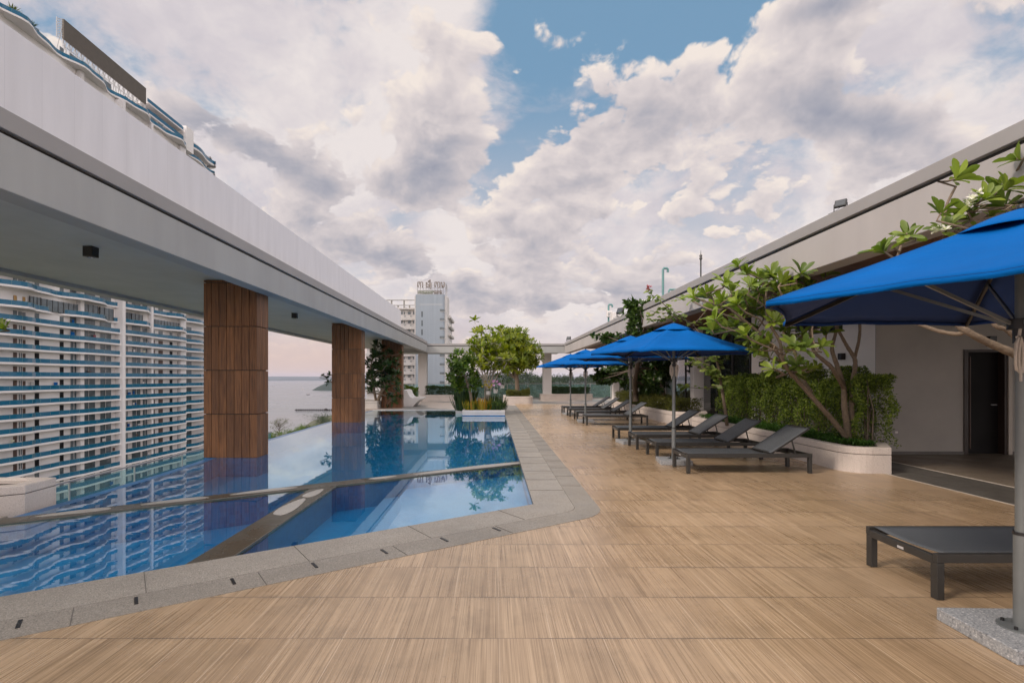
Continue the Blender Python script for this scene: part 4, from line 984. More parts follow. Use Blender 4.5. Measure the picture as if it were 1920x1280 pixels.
for px, py, L_, lb in ((541.5, 716.5, 16, 'tiny boat farthest out below the distant hills'), (512, 724.3, 9, 'tiny boat on the bay beside the nearest timber column'), (567.5, 730, 10, 'tiny pale boat with a mast in the middle of the bay'), (577.5, 740, 9, 'tiny dark boat nearest the jetty')):
    Yb = 43.5*1000/(py-VY); x = (px-VX)/1000*Yb; o = thing('boat', lb, 'boat', (x, Yb, -42), 'boats on the bay')
    q = MB(); q.add([(x-L_/2, Yb-1.2, -41.9+1.6), (x+L_/2, Yb-1.2, -40.4), (x+L_/2, Yb+1.2, -40.4), (x-L_/2, Yb+1.2, -40.3), (x-L_*.36, Yb, -42.1), (x+L_*.42, Yb, -42.1)], [(0,4,5,1), (1,5,2), (2,5,4,3), (3,4,0), (0,1,2,3)]); q.build('hull', M['condo_wall'] if 'pale' in lb else M['frame'], o)
    q = MB(); q.box(x-L_*.12, x+L_*.18, Yb-.9, Yb+.9, -40.4, -38.9); q.build('cabin', M['condo_white'], o)
    if 'mast' in lb: q = MB(); q.beam((x, Yb, -39), (x, Yb, -32), .35, .35); q.build('mast', M['condo_white'], o)

# ================================================================== FURNITURE
def make_umbrella():
    u = thing('patio_umbrella', 'x', 'umbrella', (0, 0, 0), 'blue umbrellas between the loungers')
    Rr, ZE, ZT = 1.45, 1.962, 2.505
    q = MB(); q.box(-.27, .27, -.27, .27, 0, .078); sl = q.build('base_slab', M['slab_granite'], u, bevel=.006)
    q = MB(); q.tube([(0, 0, .078), (0, 0, .088)], .11, 20); q.build('foot_plate', M['pole'], sl)
    for a in (.5, 2.1, 3.7, 5.3): q = MB(); q.tube([(.085*math.cos(a), .085*math.sin(a), .088), (.085*math.cos(a), .085*math.sin(a), .103)], .010, 6); q.build('bolt', M['dark'], sl)
    q = MB(); q.tube([(0, 0, .085), (0, 0, .62)], .037, 18); q.build('base_tube', M['pole'], u)
    q = MB(); q.tube([(0, 0, .62), (0, 0, 2.42)], .029, 18); q.build('pole', M['pole'], u)
    q = MB(); q.tube([(0, 0, .615), (0, 0, .632)], .040, 18); q.build('pole_ring', M['dark'], u)
    q = MB(); q.tube([(0, 0, 1.80), (0, 0, 1.86)], .065, 12); q.tube([(0, 0, 1.72), (0, 0, 1.80)], .04, 12); q.build('runner_hub', M['dark'], u)
    q = MB(); q.tube([(0, 0, 2.36), (0, 0, 2.44)], .06, 12); q.build('top_hub', M['dark'], u)
    V6 = [Vector((Rr*math.cos(R(60*k)), Rr*math.sin(R(60*k)), ZE)) for k in range(6)]
    top = Vector((0, 0, ZT-.03))
    q = MB(); nr, ns = 10, 10
    for k in range(6):
        A, B2 = V6[k], V6[(k+1) % 6]
        def fn(s, t, A=A, B2=B2):
            r = .06+.94*t; pa = top.lerp(A, r); pb = top.lerp(B2, r); p = pa.lerp(pb, s); w4 = 4*s*(1-s)
            mid = (A+B2)*.5; inw = Vector((-mid.x, -mid.y, 0)).normalized()
            p = p+inw*w4*.055*r*r+Vector((0, 0, -1))*w4*(.045*math.sin(math.pi*min(1, r))-.012*r)
            # slight pull creases running from the corners
            p.z += (.007*math.sin(s*21+k)+.005*math.sin(s*47+t*9+k*2))*r*(1-w4*.6)
            return p
        q.grid(fn, ns, nr)
        def hem(s, t, A=A, B2=B2): 
            p = fn(s, 1.0); return p+Vector((0, 0, -.028*t))
        q.grid(hem, ns, 1)
    cn = q.build('canopy', M['painted_shade'], u, solid=.003); cn.data.materials.append(M['canvas']); cn.modifiers['thickness'].material_offset = 1
    q = MB(); Vv = [Vector((.36*math.cos(R(60*k)), .36*math.sin(R(60*k)), 2.345)) for k in range(6)]; tv = Vector((0, 0, 2.496))
    for k in range(6):
        A, B2 = Vv[k], Vv[(k+1) % 6]
        def fn(s, t, A=A, B2=B2, k=k):
            p = tv.lerp(A, t).lerp(tv.lerp(B2, t), s); w4 = 4*s*(1-s); p.z += w4*t*t*.018*(1 if k % 2 else .2)+.016*math.sin(math.pi*t*.9); return p
        q.grid(fn, 8, 6)
    q.build('vent_cap', M['canvas'], cn, solid=.003)
    q = MB(); q.tube([(0, 0, 2.495), (0, 0, 2.515), (0, 0, 2.522)], [.02, .022, .006], 10); q.build('finial', M['dark'], u)
    for k in range(6):
        d = V6[k]-top; a = top+d*.04-Vector((0, 0, .035)); b2 = top+d*.985-Vector((0, 0, .03))
        q = MB(); q.beam(a, b2, .016, .026); rb = q.build('rib', M['frame'], u)
        q = MB(); q.beam(Vector((0, 0, 1.83))+Vector((d.x, d.y, 0)).normalized()*.05, top+d*.52-Vector((0, 0, .04)), .013, .02); q.build('strut', M['pole'], rb)
    for sgn in (-1, 1):
        q = MB(); pts = []
        for i in range(33):
            a = i/32*2*math.pi*3; pts.append((sgn*(.045+.012*math.sin(a*.33))+.018*math.sin(a), -.035+.015*math.cos(a*.5), 1.66+.10*math.cos(a)-.02*(i/32)))
        q.tube(pts, .0075, 6); q.tube([(sgn*.04, -.03, 1.76), (sgn*.02, -.02, 1.84)], .008, 6); q.tube([(sgn*.04, -.04, 1.58), (sgn*.05, -.05, 1.50)], .007, 6); q.build('rope', M['rope'], u)
    return u
umb = make_umbrella()
UM = [(3.05, 3.08, -2, 'large blue umbrella nearest the camera at the right edge'), (3.22, 9.52, -8, 'blue umbrella over the nearest row of four loungers'),
      (3.19, 12.40, 6, 'blue umbrella half hidden behind the one over the nearest loungers'), (3.17, 18.35, -4, 'blue umbrella over the far group of loungers, its pole nearer the camera'), (3.17, 21.9, 9, 'blue umbrella farthest along the deck')]
for i, (x, y, a, lb) in enumerate(UM):
    o = umb if i == 0 else dup(umb); o.location = (x, y, 0); o.rotation_euler.z = R(a); o['label'] = lb

def make_lounger():
    u = thing('sun_lounger', 'x', 'lounger', (0, 0, 0), 'dark sun loungers in a row along the deck')
    L_, Wd, H = 1.99, .70, .315; rt = .040
    q = MB()
    for y in (0, Wd-rt): q.box(.0, L_, y, y+rt, H-.062, H)
    q.box(.0, rt, rt+.001, Wd-rt-.001, H-.078, H-.020); q.box(L_-rt, L_, rt+.001, Wd-rt-.001, H-.062, H-.005); q.box(1.33, 1.365, rt+.001, Wd-rt-.001, H-.058, H-.02)
    fr = q.build('frame', M['frame'], u, bevel=.004)
    q = MB(); q.box(.0-.002, .0, .30, .36, H-.066, H-.048); q.build('name_plate', M['steel'], fr)
    for x in (.0, L_-.055):
        for y in (.002, Wd-.062): q = MB(); q.box(x+.002, x+.053, y, y+.06, .0, H-.0625); q.build('leg', M['frame'], u, bevel=.004)
    q = MB()
    def sl(s, t): return (.045+1.28*s, rt-.006+(Wd-2*rt+.012)*t, H+.003-.022*math.sin(math.pi*t)*(1 if s > .06 else .75))
    q.grid(sl, 20, 10); q.build('seat_sling', M['sling'], u, solid=.004)
    an = R(33); ca, sa = math.cos(an), math.sin(an); Lb = .74; hx, hz = 1.345, H+.006
    br = bpy.data.objects.new('backrest', None); q = MB()
    Mx = Matrix.Rotation(-an, 4, 'Y'); Mx.translation = Vector((hx, 0, hz))
    for y in (.045, Wd-.045-.03): q.obox(Mx, 0, Lb, y, y+.03, -.028, 0)
    q.obox(Mx, Lb-.03, Lb, .0755, Wd-.0755, -.028, 0); q.obox(Mx, 0, .03, .0755, Wd-.0755, -.028, 0)
    bk = q.build('backrest', M['frame'], u, bevel=.003)
    q = MB(); q.grid(lambda s, t: Mx @ Vector((.004+(Lb-.008)*s, .04+(Wd-.08)*t, .004-.010*math.sin(math.pi*t))), 12, 8); q.build('back_sling', M['sling'], bk, solid=.004)
    for y in (.075, Wd-.10):
        q = MB(); a = Mx @ Vector((Lb*.55, y, -.03)); q.beam(a, (hx+.42, y, H-.03), .018, .018); q.build('prop', M['frame'], bk)
    q = MB(); q.beam((hx+.42, .05, H-.035), (hx+.42, Wd-.05, H-.035), .02, .02); q.build('prop_bar', M['frame'], bk)
    return u
lg = make_lounger()
LG = [(3.03, 3.64, 'dark lounger nearest the camera beside the umbrella pole'),
      (3.07, 8.44, 'dark lounger at the front of the row of four, in front of the umbrella pole'), (3.03, 9.93, 'second dark lounger of the nearer four, just behind the umbrella pole'),
      (3.02, 11.26, 'third dark lounger of the nearer four'), (3.00, 12.83, 'rearmost dark lounger of the nearer four, beyond the second pole'),
      (2.97, 17.05, 'dark lounger at the front of the far group'), (2.96, 18.98, 'second dark lounger of the far group, behind its umbrella pole'), (2.96, 20.75, 'third dark lounger of the far group'), (2.93, 22.3, 'rearmost dark lounger on the deck')]
for i, (x, y, lb) in enumerate(LG):
    o = lg if i == 0 else dup(lg); o.location = (x, y, .002); o.rotation_euler.z = R((0, .4, -.5, .3, -.6, .5, -.4, .6, 0)[i]); o['label'] = lb

# ================================================================== PLANTERS AND GREENERY
def ring(mb, A, B, z0, z1):
    n = len(A); v = [(*p, z1) for p in A]+[(*p, z1) for p in B]+[(*p, z0) for p in A]+[(*p, z0) for p in B]; f = []
    for i in range(n):
        j = (i+1) % n; f += [(i, j, n+j, n+i), (2*n+i, 3*n+i, 3*n+j, 2*n+j), (i, 2*n+i, 2*n+j, j), (n+i, n+j, 3*n+j, 3*n+i)]
    mb.add(v, f)
def planter(poly, H, label, group=None, m='terrazzo', base=-.02, cap=.11, wall=.16):
    o = thing('planter', label, 'planter', (poly[0][0], poly[0][1], 0), group)
    ins = inset(poly, wall); q = MB(); ring(q, poly, ins, base, H-cap-.006); q.build('planter_wall', M[m], o)
    q = MB(); ring(q, inset(poly, .006), inset(poly, wall-.01), H-cap-.006, H-cap); q.build('joint', M['gapdark'], o)
    q = MB(); ring(q, inset(poly, -.004), ins, H-cap, H); q.build('coping', M[m], o, bevel=.012)
    q = MB(); q.prism(inset(poly, wall-.02), base, H-.05); q.build('soil', M['soil'], o); return o
def rnd_rect(x0, x1, y0, y1, r, corners='ABCD', n=6):
    pts = []
    for c, cx, cy, a, sx, sy in (('A', x0, y0, 180, 1, 1), ('B', x1, y0, 270, -1, 1), ('C', x1, y1, 0, -1, -1), ('D', x0, y1, 90, 1, -1)):
        if c in corners: pts += fillet((cx+sx*r, cy+sy*r), a, a+90, r, n)
        else: pts.append((cx, cy))
    return pts

def scatter_leaves(L, n, sampler, length, tone=(0, 1), upb=.5, outward=None):
    for _ in range(n):
        p = sampler(); a = random.random()*6.283; el = random.uniform(-.5, 1.2)
        d = Vector((math.cos(a)*math.cos(el), math.sin(a)*math.cos(el), math.sin(el)))
        u = Vector((random.gauss(0, .6), random.gauss(0, .6), upb+random.random()*.6))
        L.add(p, d, u, length*random.uniform(.6, 1.3), random.uniform(*tone))
def nz(x, y, s=1.0): return math.sin(x*3.1*s+1)+math.sin(y*2.3*s+x*s)+.6*math.sin(x*7.3*s-y*5.1*s)
def hedge(label, path, width, z0, z1, n, leaf, m, stems=0, sparse=.0, group=None, name='hedge', cat='hedge', ragged=.06):
    """path: list of (x,y) along the hedge's middle"""
    o = thing(name, label, cat, (path[0][0], path[0][1], z0), group)
    seg = [(Vector(a), Vector(b)) for a, b in zip(path[:-1], path[1:])]; ls = [(b-a).length for a, b in seg]; T = sum(ls)
    def at(s):
        s *= T
        for (a, b), l in zip(seg, ls):
            if s <= l or (a, b) == seg[-1]: d = (b-a).normalized(); return a+d*min(s, l), d
            s -= l
    L = Leaves('small', .27, 0, .5)
    def smp():
        for _ in range(20):
            s = random.random(); p, d = at(s); side = Vector((-d.y, d.x))
            h = random.random()**(.75 if sparse else .85); r = random.random()
            # mostly on the skin of the hedge
            w = (1 if random.random() < .5 else -1)*(.5-.22*r*r)*width if random.random() < .62 else random.uniform(-.5, .5)*width
            if abs(w) < .3*width and random.random() < .8: h = 1-abs(random.gauss(0, .06))
            zt = z1+ragged*nz(p.x*2, p.y*2)*.5
            z = z0+(zt-z0)*min(1.03, max(0, h))
            w += ragged*.6*nz(p.y*3, z*4)*.4
            if sparse and random.random() < sparse*max(0, 1-(z-z0)/(z1-z0)*1.4)+.25*(nz(p.y*4, z*5) > .6): continue
            return Vector((p.x+side.x*w, p.y+side.y*w, z))
        return Vector((p.x, p.y, z0))
    scatter_leaves(L, n, smp, leaf)
    L.build('foliage', m, o)
    if stems:
        q = MB()
        for i in range(stems):
            p, d = at((i+random.random())/stems); x, y = p.x+random.gauss(0, width*.2), p.y
            q.tube([(x, y, z0-.05), (x+random.gauss(0, .04), y+random.gauss(0, .05), (z0+z1)/2), (x+random.gauss(0, .08), y+random.gauss(0, .1), z1-.1)], [.013, .010, .004], 5)
        q.build('stem', M['bark_dark'], o)
    return o
def cover(label, poly, z, n, leaf, m, h=.12):
    xs = [p[0] for p in poly]; ys = [p[1] for p in poly]
    def inside(x, y):
        c = False; j = len(poly)-1
        for i in range(len(poly)):
            if (poly[i][1] > y) != (poly[j][1] > y) and x < (poly[j][0]-poly[i][0])*(y-poly[i][1])/(poly[j][1]-poly[i][1])+poly[i][0]: c = not c
            j = i
        return c
    def smp():
        while True:
            x, y = random.uniform(min(xs), max(xs)), random.uniform(min(ys), max(ys))
            if inside(x, y): return Vector((x, y, z+max(0, h*(.75+.3*nz(x*2.5, y*2.5)*.5)*random.random()**.4)))
    L = Leaves('small', .24, 0, .5); scatter_leaves(L, n, smp, leaf, upb=.9); o = L.build('ground_cover', m)
    return tag(o, label, 'ground cover', kind='stuff')

def branchy(stems, tips, r0, rt, q, sway=.10):
    """stems: list of (points, r_start, r_end); every tip is joined to the nearest lower stem point by a bent branch"""
    nodes = []
    for pts, a, b in stems:
        # smooth the polyline
        P_ = [Vector(p) for p in pts]; out = []
        for i in range(len(P_)-1):
            p0, p1, p2, p3 = P_[max(0, i-1)], P_[i], P_[i+1], P_[min(len(P_)-1, i+2)]
            for k in range(5):
                t = k/5; out.append(.5*((2*p1)+(p2-p0)*t+(2*p0-5*p1+4*p2-p3)*t*t+(3*p1-p0-3*p2+p3)*t**3))
        out.append(P_[-1]); n = len(out)
        rad = [(a+(b-a)*i/(n-1))*(1+.07*math.sin(i*2.1)) for i in range(n)]
        q.tube(out, rad, 9)
        nodes += [(p, rad[i]) for i, p in enumerate(out) if i > n*.25]
    axes = []
    for tp in sorted(tips, key=lambda v: min((v-p).length for p, _ in nodes)):
        best = min(nodes, key=lambda nd: (tp-nd[0]).length+max(0, nd[0].z-tp.z+.05)*3)
        p, r = best; L_ = (tp-p).length
        m1 = p.lerp(tp, .4)+Vector((random.gauss(0, sway), random.gauss(0, sway), -.10*L_+random.gauss(0, .3*sway)))
        m2 = p.lerp(tp, .75)+Vector((random.gauss(0, sway*.5), random.gauss(0, sway*.5), -.07*L_))
        pts = [p, m1, m2, tp]; r1 = min(r*.75, r0)
        q.tube(pts, [r1, (r1+rt)/2, rt*1.1, rt*.9], 7)
        nodes += [(m1, (r1+rt)/2), (m2, rt)]
        axes.append((tp, (tp-m2).normalized()))
    return axes
def px3(lst, Y, dy=.0): return [P(a[0], a[1], Y+(a[2] if len(a) > 2 else random.uniform(-dy, dy))) for a in lst]

# ---- planters
planter([(6.30, 8.44), (6.95, 9.5), (6.95, 15.2), (5.66, 15.2), (5.66, 9.1)]+fillet((6.06, 8.86), 182, 262, .40, 7), .41, 'long pale terrazzo planter with rounded corner behind the nearer loungers', 'terrazzo planters')
planter([(6.9, 17.2), (7.25, 18.2), (7.25, 26), (5.78, 26), (5.78, 18.4)]+fillet((6.6, 18.02), 182, 262, .82, 7), .41, 'pale terrazzo planter behind the far loungers', 'terrazzo planters')
planter([(-5.42, 6.17), (-5.46, 6.66), (-7.6, 6.66), (-7.6, 4.68)], .28, 'pale terrazzo block at the left photo edge by the pool corner', 'terrazzo planters', base=-1.2, cap=.10)
planter(rnd_rect(.62, 2.32, 31.0, 34.0, .35), .43, 'pale planter under the big yellow green tree', 'terrazzo planters', cap=.10)
planter(rnd_rect(-4.55, -2.0, 34.2, 35.6, .1), .42, 'long low pale planter with clipped hedge in front of the left white column', 'terrazzo planters')
planter(rnd_rect(3.22, 6.75, 36.15, 37.45, .1), .42, 'long low pale planter with clipped hedge around the right white column', 'terrazzo planters')
planter(rnd_rect(-7.3, -5.67, 26.25, 28.3, .08), .38, 'pale planter beside the farthest timber column', 'terrazzo planters', m='white_tile')
pp = planter([(-1.26, 21.7), (.47, 21.7), (.47, 25.38), (-1.26, 25.38)], .20, 'white tiled planter island at the far end of the pool', base=-1.2, m='white_tile', cap=.12, wall=.14)
q = MB(); q.box(-1.27, .474, 21.69, 21.702, -.3, .0); q.build('waterline_tiles', M['pool_edge'], pp)
planter([(-1.62, 22.9), (-1.268, 22.9), (-1.268, 25.38), (-1.62, 25.38)], .10, 'low narrow white planter beside the planter island', base=-1.2, m='white_tile', cap=.08, wall=.08)
mb = MB(); mb.prism([(-5.37, INS(-5.37)), (-5.37, 5.9), (-8.2, 4.0), (-8.2, INS(-8.2))], -.5, -.006); struct('side_ledge', mb, M['granite'])

# ---- hedges and ground cover
hedge('tall loose light green hedge along the white wall behind the near loungers', [(6.42, 8.85), (6.55, 10.0), (6.62, 15.0)], .58, .36, 1.60, 52000, .046, M['leaf_hedge'], stems=60, sparse=.5, ragged=.24)
cover('low bright green ground cover in the planter behind the near loungers', [(6.2, 8.62), (6.4, 9.3), (6.4, 15), (5.78, 15), (5.78, 9.0), (5.95, 8.68)], .36, 14000, .045, M['leaf_ground'], .17)
hedge('low rounded olive hedge in the planter behind the far loungers', [(6.55, 17.9), (6.35, 19.5), (6.3, 25.5)], .95, .36, .80, 15000, .055, M['leaf_olive'], ragged=.10)
hedge('clipped dark hedge in front of the left white column', [(-4.4, 34.9), (-2.1, 34.9)], 1.0, .36, .95, 6000, .07, M['leaf_box'], group='clipped hedges of the far terrace', ragged=.04)
hedge('clipped dark hedge behind the right white column', [(4.05, 36.8), (6.6, 36.8)], 1.0, .36, .86, 6000, .07, M['leaf_box'], group='clipped hedges of the far terrace', ragged=.04)
hedge('short brownish hedge under the big yellow green tree', [(.8, 32.0), (2.15, 32.0)], 1.5, .38, .78, 5000, .07, M['leaf_olive'], ragged=.1)
p = P(768, 738, 29.5); hedge('bright green rounded bush behind the white sculpted bench', [(p.x-.35, 30.2), (p.x+.35, 30.2)], .8, .0, 1.05, 3500, .07, M['leaf_tree'], name='bush', cat='bush', ragged=.12)

# ---- plumeria beside the hedge
def plumeria(label, stems, tips, Y, mleaf, mbark, leaf=(.17, .25), nleaf=(9, 14), r0=.03, rt=.013, spread=.95, cat='tree', name='plumeria_tree', flowers=(), tone=.55, group=None, twin=False):
    b = stems[0][0][0]; o = thing(name, label, cat, b, group); q = MB()
    ax = branchy(stems, tips, r0, rt, q); q.build('trunk', mbark, o)
    L = Leaves('plumeria', .17, .22, .30)
    for tp, a in ax:
        a = (a+Vector((0, 0, .5))).normalized()
        if twin and random.random() < .5: L.rosette(tp+Vector((random.gauss(0, .09), random.gauss(0, .09), random.gauss(-.05, .06))), a+Vector((random.gauss(0, .5), random.gauss(0, .5), 0)), nleaf[0], leaf[1]*.85, spread, tone+random.uniform(-.3, .2))
        L.rosette(tp, a, random.randint(*nleaf), random.uniform(*leaf), spread, tone+random.uniform(-.2, .2))
    L.build('crown', mleaf, o)
    if flowers:
        for f in flowers:
            Fw = Leaves('oval', .30, .10, .3)
            for k in range(5): Fw.rosette(Vector(f)+Vector((random.gauss(0, .03), random.gauss(0, .03), random.gauss(0, .025))), (random.gauss(0, .5), -.6, .7), 5, .055, .9, .6)
            Fw.build('flower', M['petal'], o)
    return o
Yt = 9.25
def st(l, Y, a, b): return ([P(x, y, Y+d) for x, y, d in l], a, b)
stems = [st([(1590, 822, 0), (1588, 795, 0), (1583, 760, 0), (1582, 728, .05), (1571, 690, .1), (1560, 655, .1), (1566, 628, .15), (1572, 600, .2)], Yt, .062, .020),
         st([(1586, 818, -.05), (1560, 786, -.1), (1535, 758, -.2), (1500, 718, -.3), (1478, 690, -.4), (1449, 650, -.5), (1428, 628, -.5), (1400, 604, -.5), (1368, 578, -.5)], Yt, .048, .018),
         st([(1600, 815, .05), (1597, 770, .05), (1598, 725, .1), (1603, 690, .15), (1602, 672, .2), (1590, 652, .2), (1583, 640, .2), (1570, 615, .25), (1560, 590, .3)], Yt, .050, .020),
         st([(1602, 672, .2), (1610, 640, .3), (1612, 610, .3), (1606, 575, .3), (1612, 548, .3)], Yt, .028, .018),
         st([(1583, 728, .05), (1560, 690, -.3), (1540, 672, -.4), (1525, 655, -.4), (1520, 610, -.35), (1528, 575, -.3)], Yt, .040, .018),
         st([(1520, 735, -.25), (1500, 700, .2), (1490, 660, .35), (1470, 625, .4), (1476, 590, .4), (1490, 560, .5)], Yt, .035, .016),
         st([(1500, 718, -.3), (1475, 690, -.7), (1465, 665, -.8), (1462, 640, -.8), (1440, 600, -.8), (1436, 560, -.7), (1440, 530, -.6)], Yt, .032, .016),
         st([(1400, 604, -.5), (1345, 585, -.2), (1318, 575, 0), (1300, 565, .1)], Yt, .018, .012)]
tips = px3([(1383, 497), (1400, 512), (1418, 540), (1447, 513), (1436, 535), (1470, 548), (1502, 512), (1480, 532), (1515, 535), (1548, 508), (1395, 555), (1372, 545), (1415, 575), (1450, 575), (1432, 592), (1390, 590), (1355, 565), (1360, 528),
            (1323, 556), (1300, 556), (1340, 598), (1335, 618), (1365, 612), (1398, 626), (1415, 610), (1425, 642), (1452, 602), (1470, 615), (1488, 600), (1505, 625), (1488, 648), (1465, 680), (1448, 690), (1516, 690), (1512, 640), (1550, 622), (1527, 600), (1560, 575), (1590, 560), (1610, 540), (1575, 540), (1405, 535), (1425, 520), (1460, 560), (1380, 570), (1440, 640), (1480, 575), (1455, 545), (1495, 555), (1410, 560), (1345, 580), (1380, 610), (1475, 660), (1500, 680), (1530, 690), (1490, 700), (1440, 670), (1420, 655), (1540, 650), (1425, 575), (1465, 530)], Yt-.55, .65)
for i, tp in enumerate(tips):
    ux = tp.x/tp.y; vz = (tp.z-EYE)/tp.y
    if vz > .325*ux and tp.x > 4.45: tips[i] = P(VX+ux*1000, VY-vz*1000, 4.45/ux-random.uniform(0, .3))
plumeria('big frangipani tree with bare forked limbs rising from the planter by the tall hedge', stems, tips, Yt, M['leaf_plum'], M['bark'], leaf=(.165, .25), twin=True, tone=.6)
# second one off to the right, reaching over the near umbrella
Y2 = 4.55
stems = [st([(2010, 900, 0), (2000, 800, 0), (1975, 720, 0), (1935, 680, 0), (1900, 662, 0), (1860, 645, 0), (1812, 620, 0), (1780, 590, .1), (1765, 540, .2), (1775, 480, .3), (1800, 430, .3)], Y2, .050, .014),
         st([(1812, 620, 0), (1795, 626, .05), (1765, 622, .1), (1735, 612, .15), (1712, 600, .2), (1690, 560, .3), (1680, 500, .4), (1690, 460, .4)], Y2, .020, .011),
         st([(1955, 700, .0), (1920, 655, .2), (1890, 620, .2), (1862, 605, .2), (1850, 540, .3), (1860, 470, .3), (1880, 410, .3)], Y2, .026, .012),
         st([(1975, 720, 0), (1985, 620, .1), (1960, 500, .2), (1925, 400, .2), (1910, 350, .2), (1905, 318, .2)], Y2, .028, .013),
         st([(1800, 430, .3), (1775, 410, .2), (1775, 385, .2), (1792, 350, .2)], Y2, .013, .010)]
tips = px3([(1795, 335), (1905, 298), (1925, 330), (1888, 352), (1868, 355), (1910, 385), (1830, 385), (1812, 395), (1765, 398), (1845, 372), (1785, 418), (1700, 438), (1706, 446), (1655, 470), (1815, 410), (1880, 385), (1860, 400), (1940, 300), (1950, 360), (1775, 430), (1760, 620+60*0)][:-1], Y2+.12, .12)
plumeria('frangipani with white flowers rising behind the near umbrella at the right photo edge', stems, tips, Y2, M['leaf_plum'], M['bark'], leaf=(.12, .185), nleaf=(8, 12), r0=.016, rt=.009, flowers=[P(1833, 372, 4.6), P(1762, 430, 4.6)], tone=.6)

# ---- slim tree with round leaves in front of the glass
def spray(o, m, paths, leaf, n, shape='round', ratio=.42, bark='bark_pale', rad=(.012, .004)):
    q = MB(); L = Leaves(shape, ratio, .12, .2)
    for pts in paths:
        q.tube(pts, [rad[0]+(rad[1]-rad[0])*i/(len(pts)-1) for i in range(len(pts))], 6)
        for i in range(n):
            s = random.random()*.999*(len(pts)-1); k = int(s); p = pts[k].lerp(pts[k+1], s-k)
            a = random.random()*6.28; d = Vector((math.cos(a), math.sin(a), random.uniform(-.5, .4)))
            L.add(p+d*random.uniform(0, .08), d, (random.gauss(0, .5), -.5+random.gauss(0, .4), .8), leaf*random.uniform(.6, 1.2), random.random())
    return q, L
Yb = 12.9
o = thing('slim_tree', 'slim tree with small round pale leaves between the glass front and the tall hedge', 'tree', P(1363, 795, Yb))
def lean(l):
    out = []
    for x, y in l:
        ux, vz = (x-VX)/1000, (VY-y)/1000
        out.append(P(x, y, min(Yb-(.4 if y < 690 else 0), 4.5/ux) if vz > .28*ux else Yb-random.uniform(0, .3)))
    return out
paths = [lean(l) for l in ([(1350, 705), (1320, 690), (1290, 678)], [(1352, 715), (1330, 685), (1300, 670), (1288, 676)], [(1352, 722), (1320, 728), (1290, 726), (1270, 722)], [(1350, 690), (1340, 672), (1325, 665)], [(1354, 720), (1345, 700), (1330, 695)],
          [(1345, 680), (1300, 610), (1265, 590), (1235, 585), (1212, 592)], [(1300, 610), (1275, 590), (1255, 580), (1240, 578)], [(1265, 592), (1240, 598), (1218, 600)], [(1300, 610), (1330, 575), (1310, 560), (1290, 556), (1270, 562)], [(1330, 575), (1345, 558), (1330, 548), (1315, 552)], [(1340, 560), (1362, 558), (1372, 553)],
          [(1255, 580), (1236, 562), (1222, 553), (1216, 545)])]
q, L = spray(o, None, paths, .115, 34)
q.tube(lean([(1363, 797), (1360, 770), (1356, 745), (1352, 718), (1349, 695), (1345, 680), (1325, 640), (1300, 610)]), [.045, .04, .038, .035, .03, .025, .018, .014], 8)
q.build('trunk', M['bark'], o); L.build('crown', M['leaf_vine'], o)
Fw = Leaves('oval', .3, .1, .3)
for k in range(10): Fw.rosette(P(1216+random.gauss(0, 2), 541+random.gauss(0, 5), Yb-.4), (0, -.5, .8), 4, .06, .8, .5)
Fw.build('flower', M['red_petal'], o)

# ---- crowns built from many leaf clusters
def clump_tree(label, trunk_pts, rad, blobs, n, leaf, m, mb_, shape='oval', ratio=.26, name='tree', cat='tree', group=None, cl=.16, limbs=9, rl=7, tone=.5, ex=.7):
    """blobs: (centre, (rx,ry,rz)); clusters of leaves fill each, thinner towards the middle"""
    o = thing(name, label, cat, trunk_pts[0], group); q = MB(); q.tube(trunk_pts, rad, 8)
    L = Leaves(shape, ratio, .18, .25); top = Vector(trunk_pts[-1])
    vol = [r[0]*r[1]*r[2] for _, r in blobs]; tv = sum(v**ex for v in vol)
    for (c, r), v in zip(blobs, vol):
        c = Vector(c); k = max(3, int(n*v**ex/tv))
        for j in range(max(1, int(limbs*v**ex/tv+.5))):
            a = Vector((random.gauss(0, .5)*r[0], random.gauss(0, .5)*r[1], random.gauss(0, .4)*r[2]))+c
            s = Vector(trunk_pts[random.randint(max(1, len(trunk_pts)-3), len(trunk_pts)-1)]); mm = s.lerp(a, .5)+Vector((random.gauss(0, .08), random.gauss(0, .08), -.05*r[2]))
            q.tube([s, mm, a], [rad[-1]*.7, rad[-1]*.4, rad[-1]*.15], 6)
        for j in range(k):
            d = Vector((random.gauss(0, 1), random.gauss(0, 1), random.gauss(0, 1))).normalized(); rr = random.random()**.42
            rr *= 1+.16*nz(d.x*2.2+c.x, d.z*2.7+d.y)*.6
            p = c+Vector((d.x*r[0], d.y*r[1], d.z*r[2]))*rr
            ax = (d+Vector((random.gauss(0, .4), random.gauss(0, .4), .5+random.gauss(0, .3)))).normalized()
            L.rosette(p, ax, rl, leaf, 1.0, tone+random.uniform(-.3, .3))
    q.build('trunk', mb_, o); L.build('crown', m, o); return o
def B(px, py, Y, rx, ry, dep=None, sy=1.0):
    s = Y/1000; return (P(px, py, Y), (rx*s, (dep or rx)*s, ry*s))
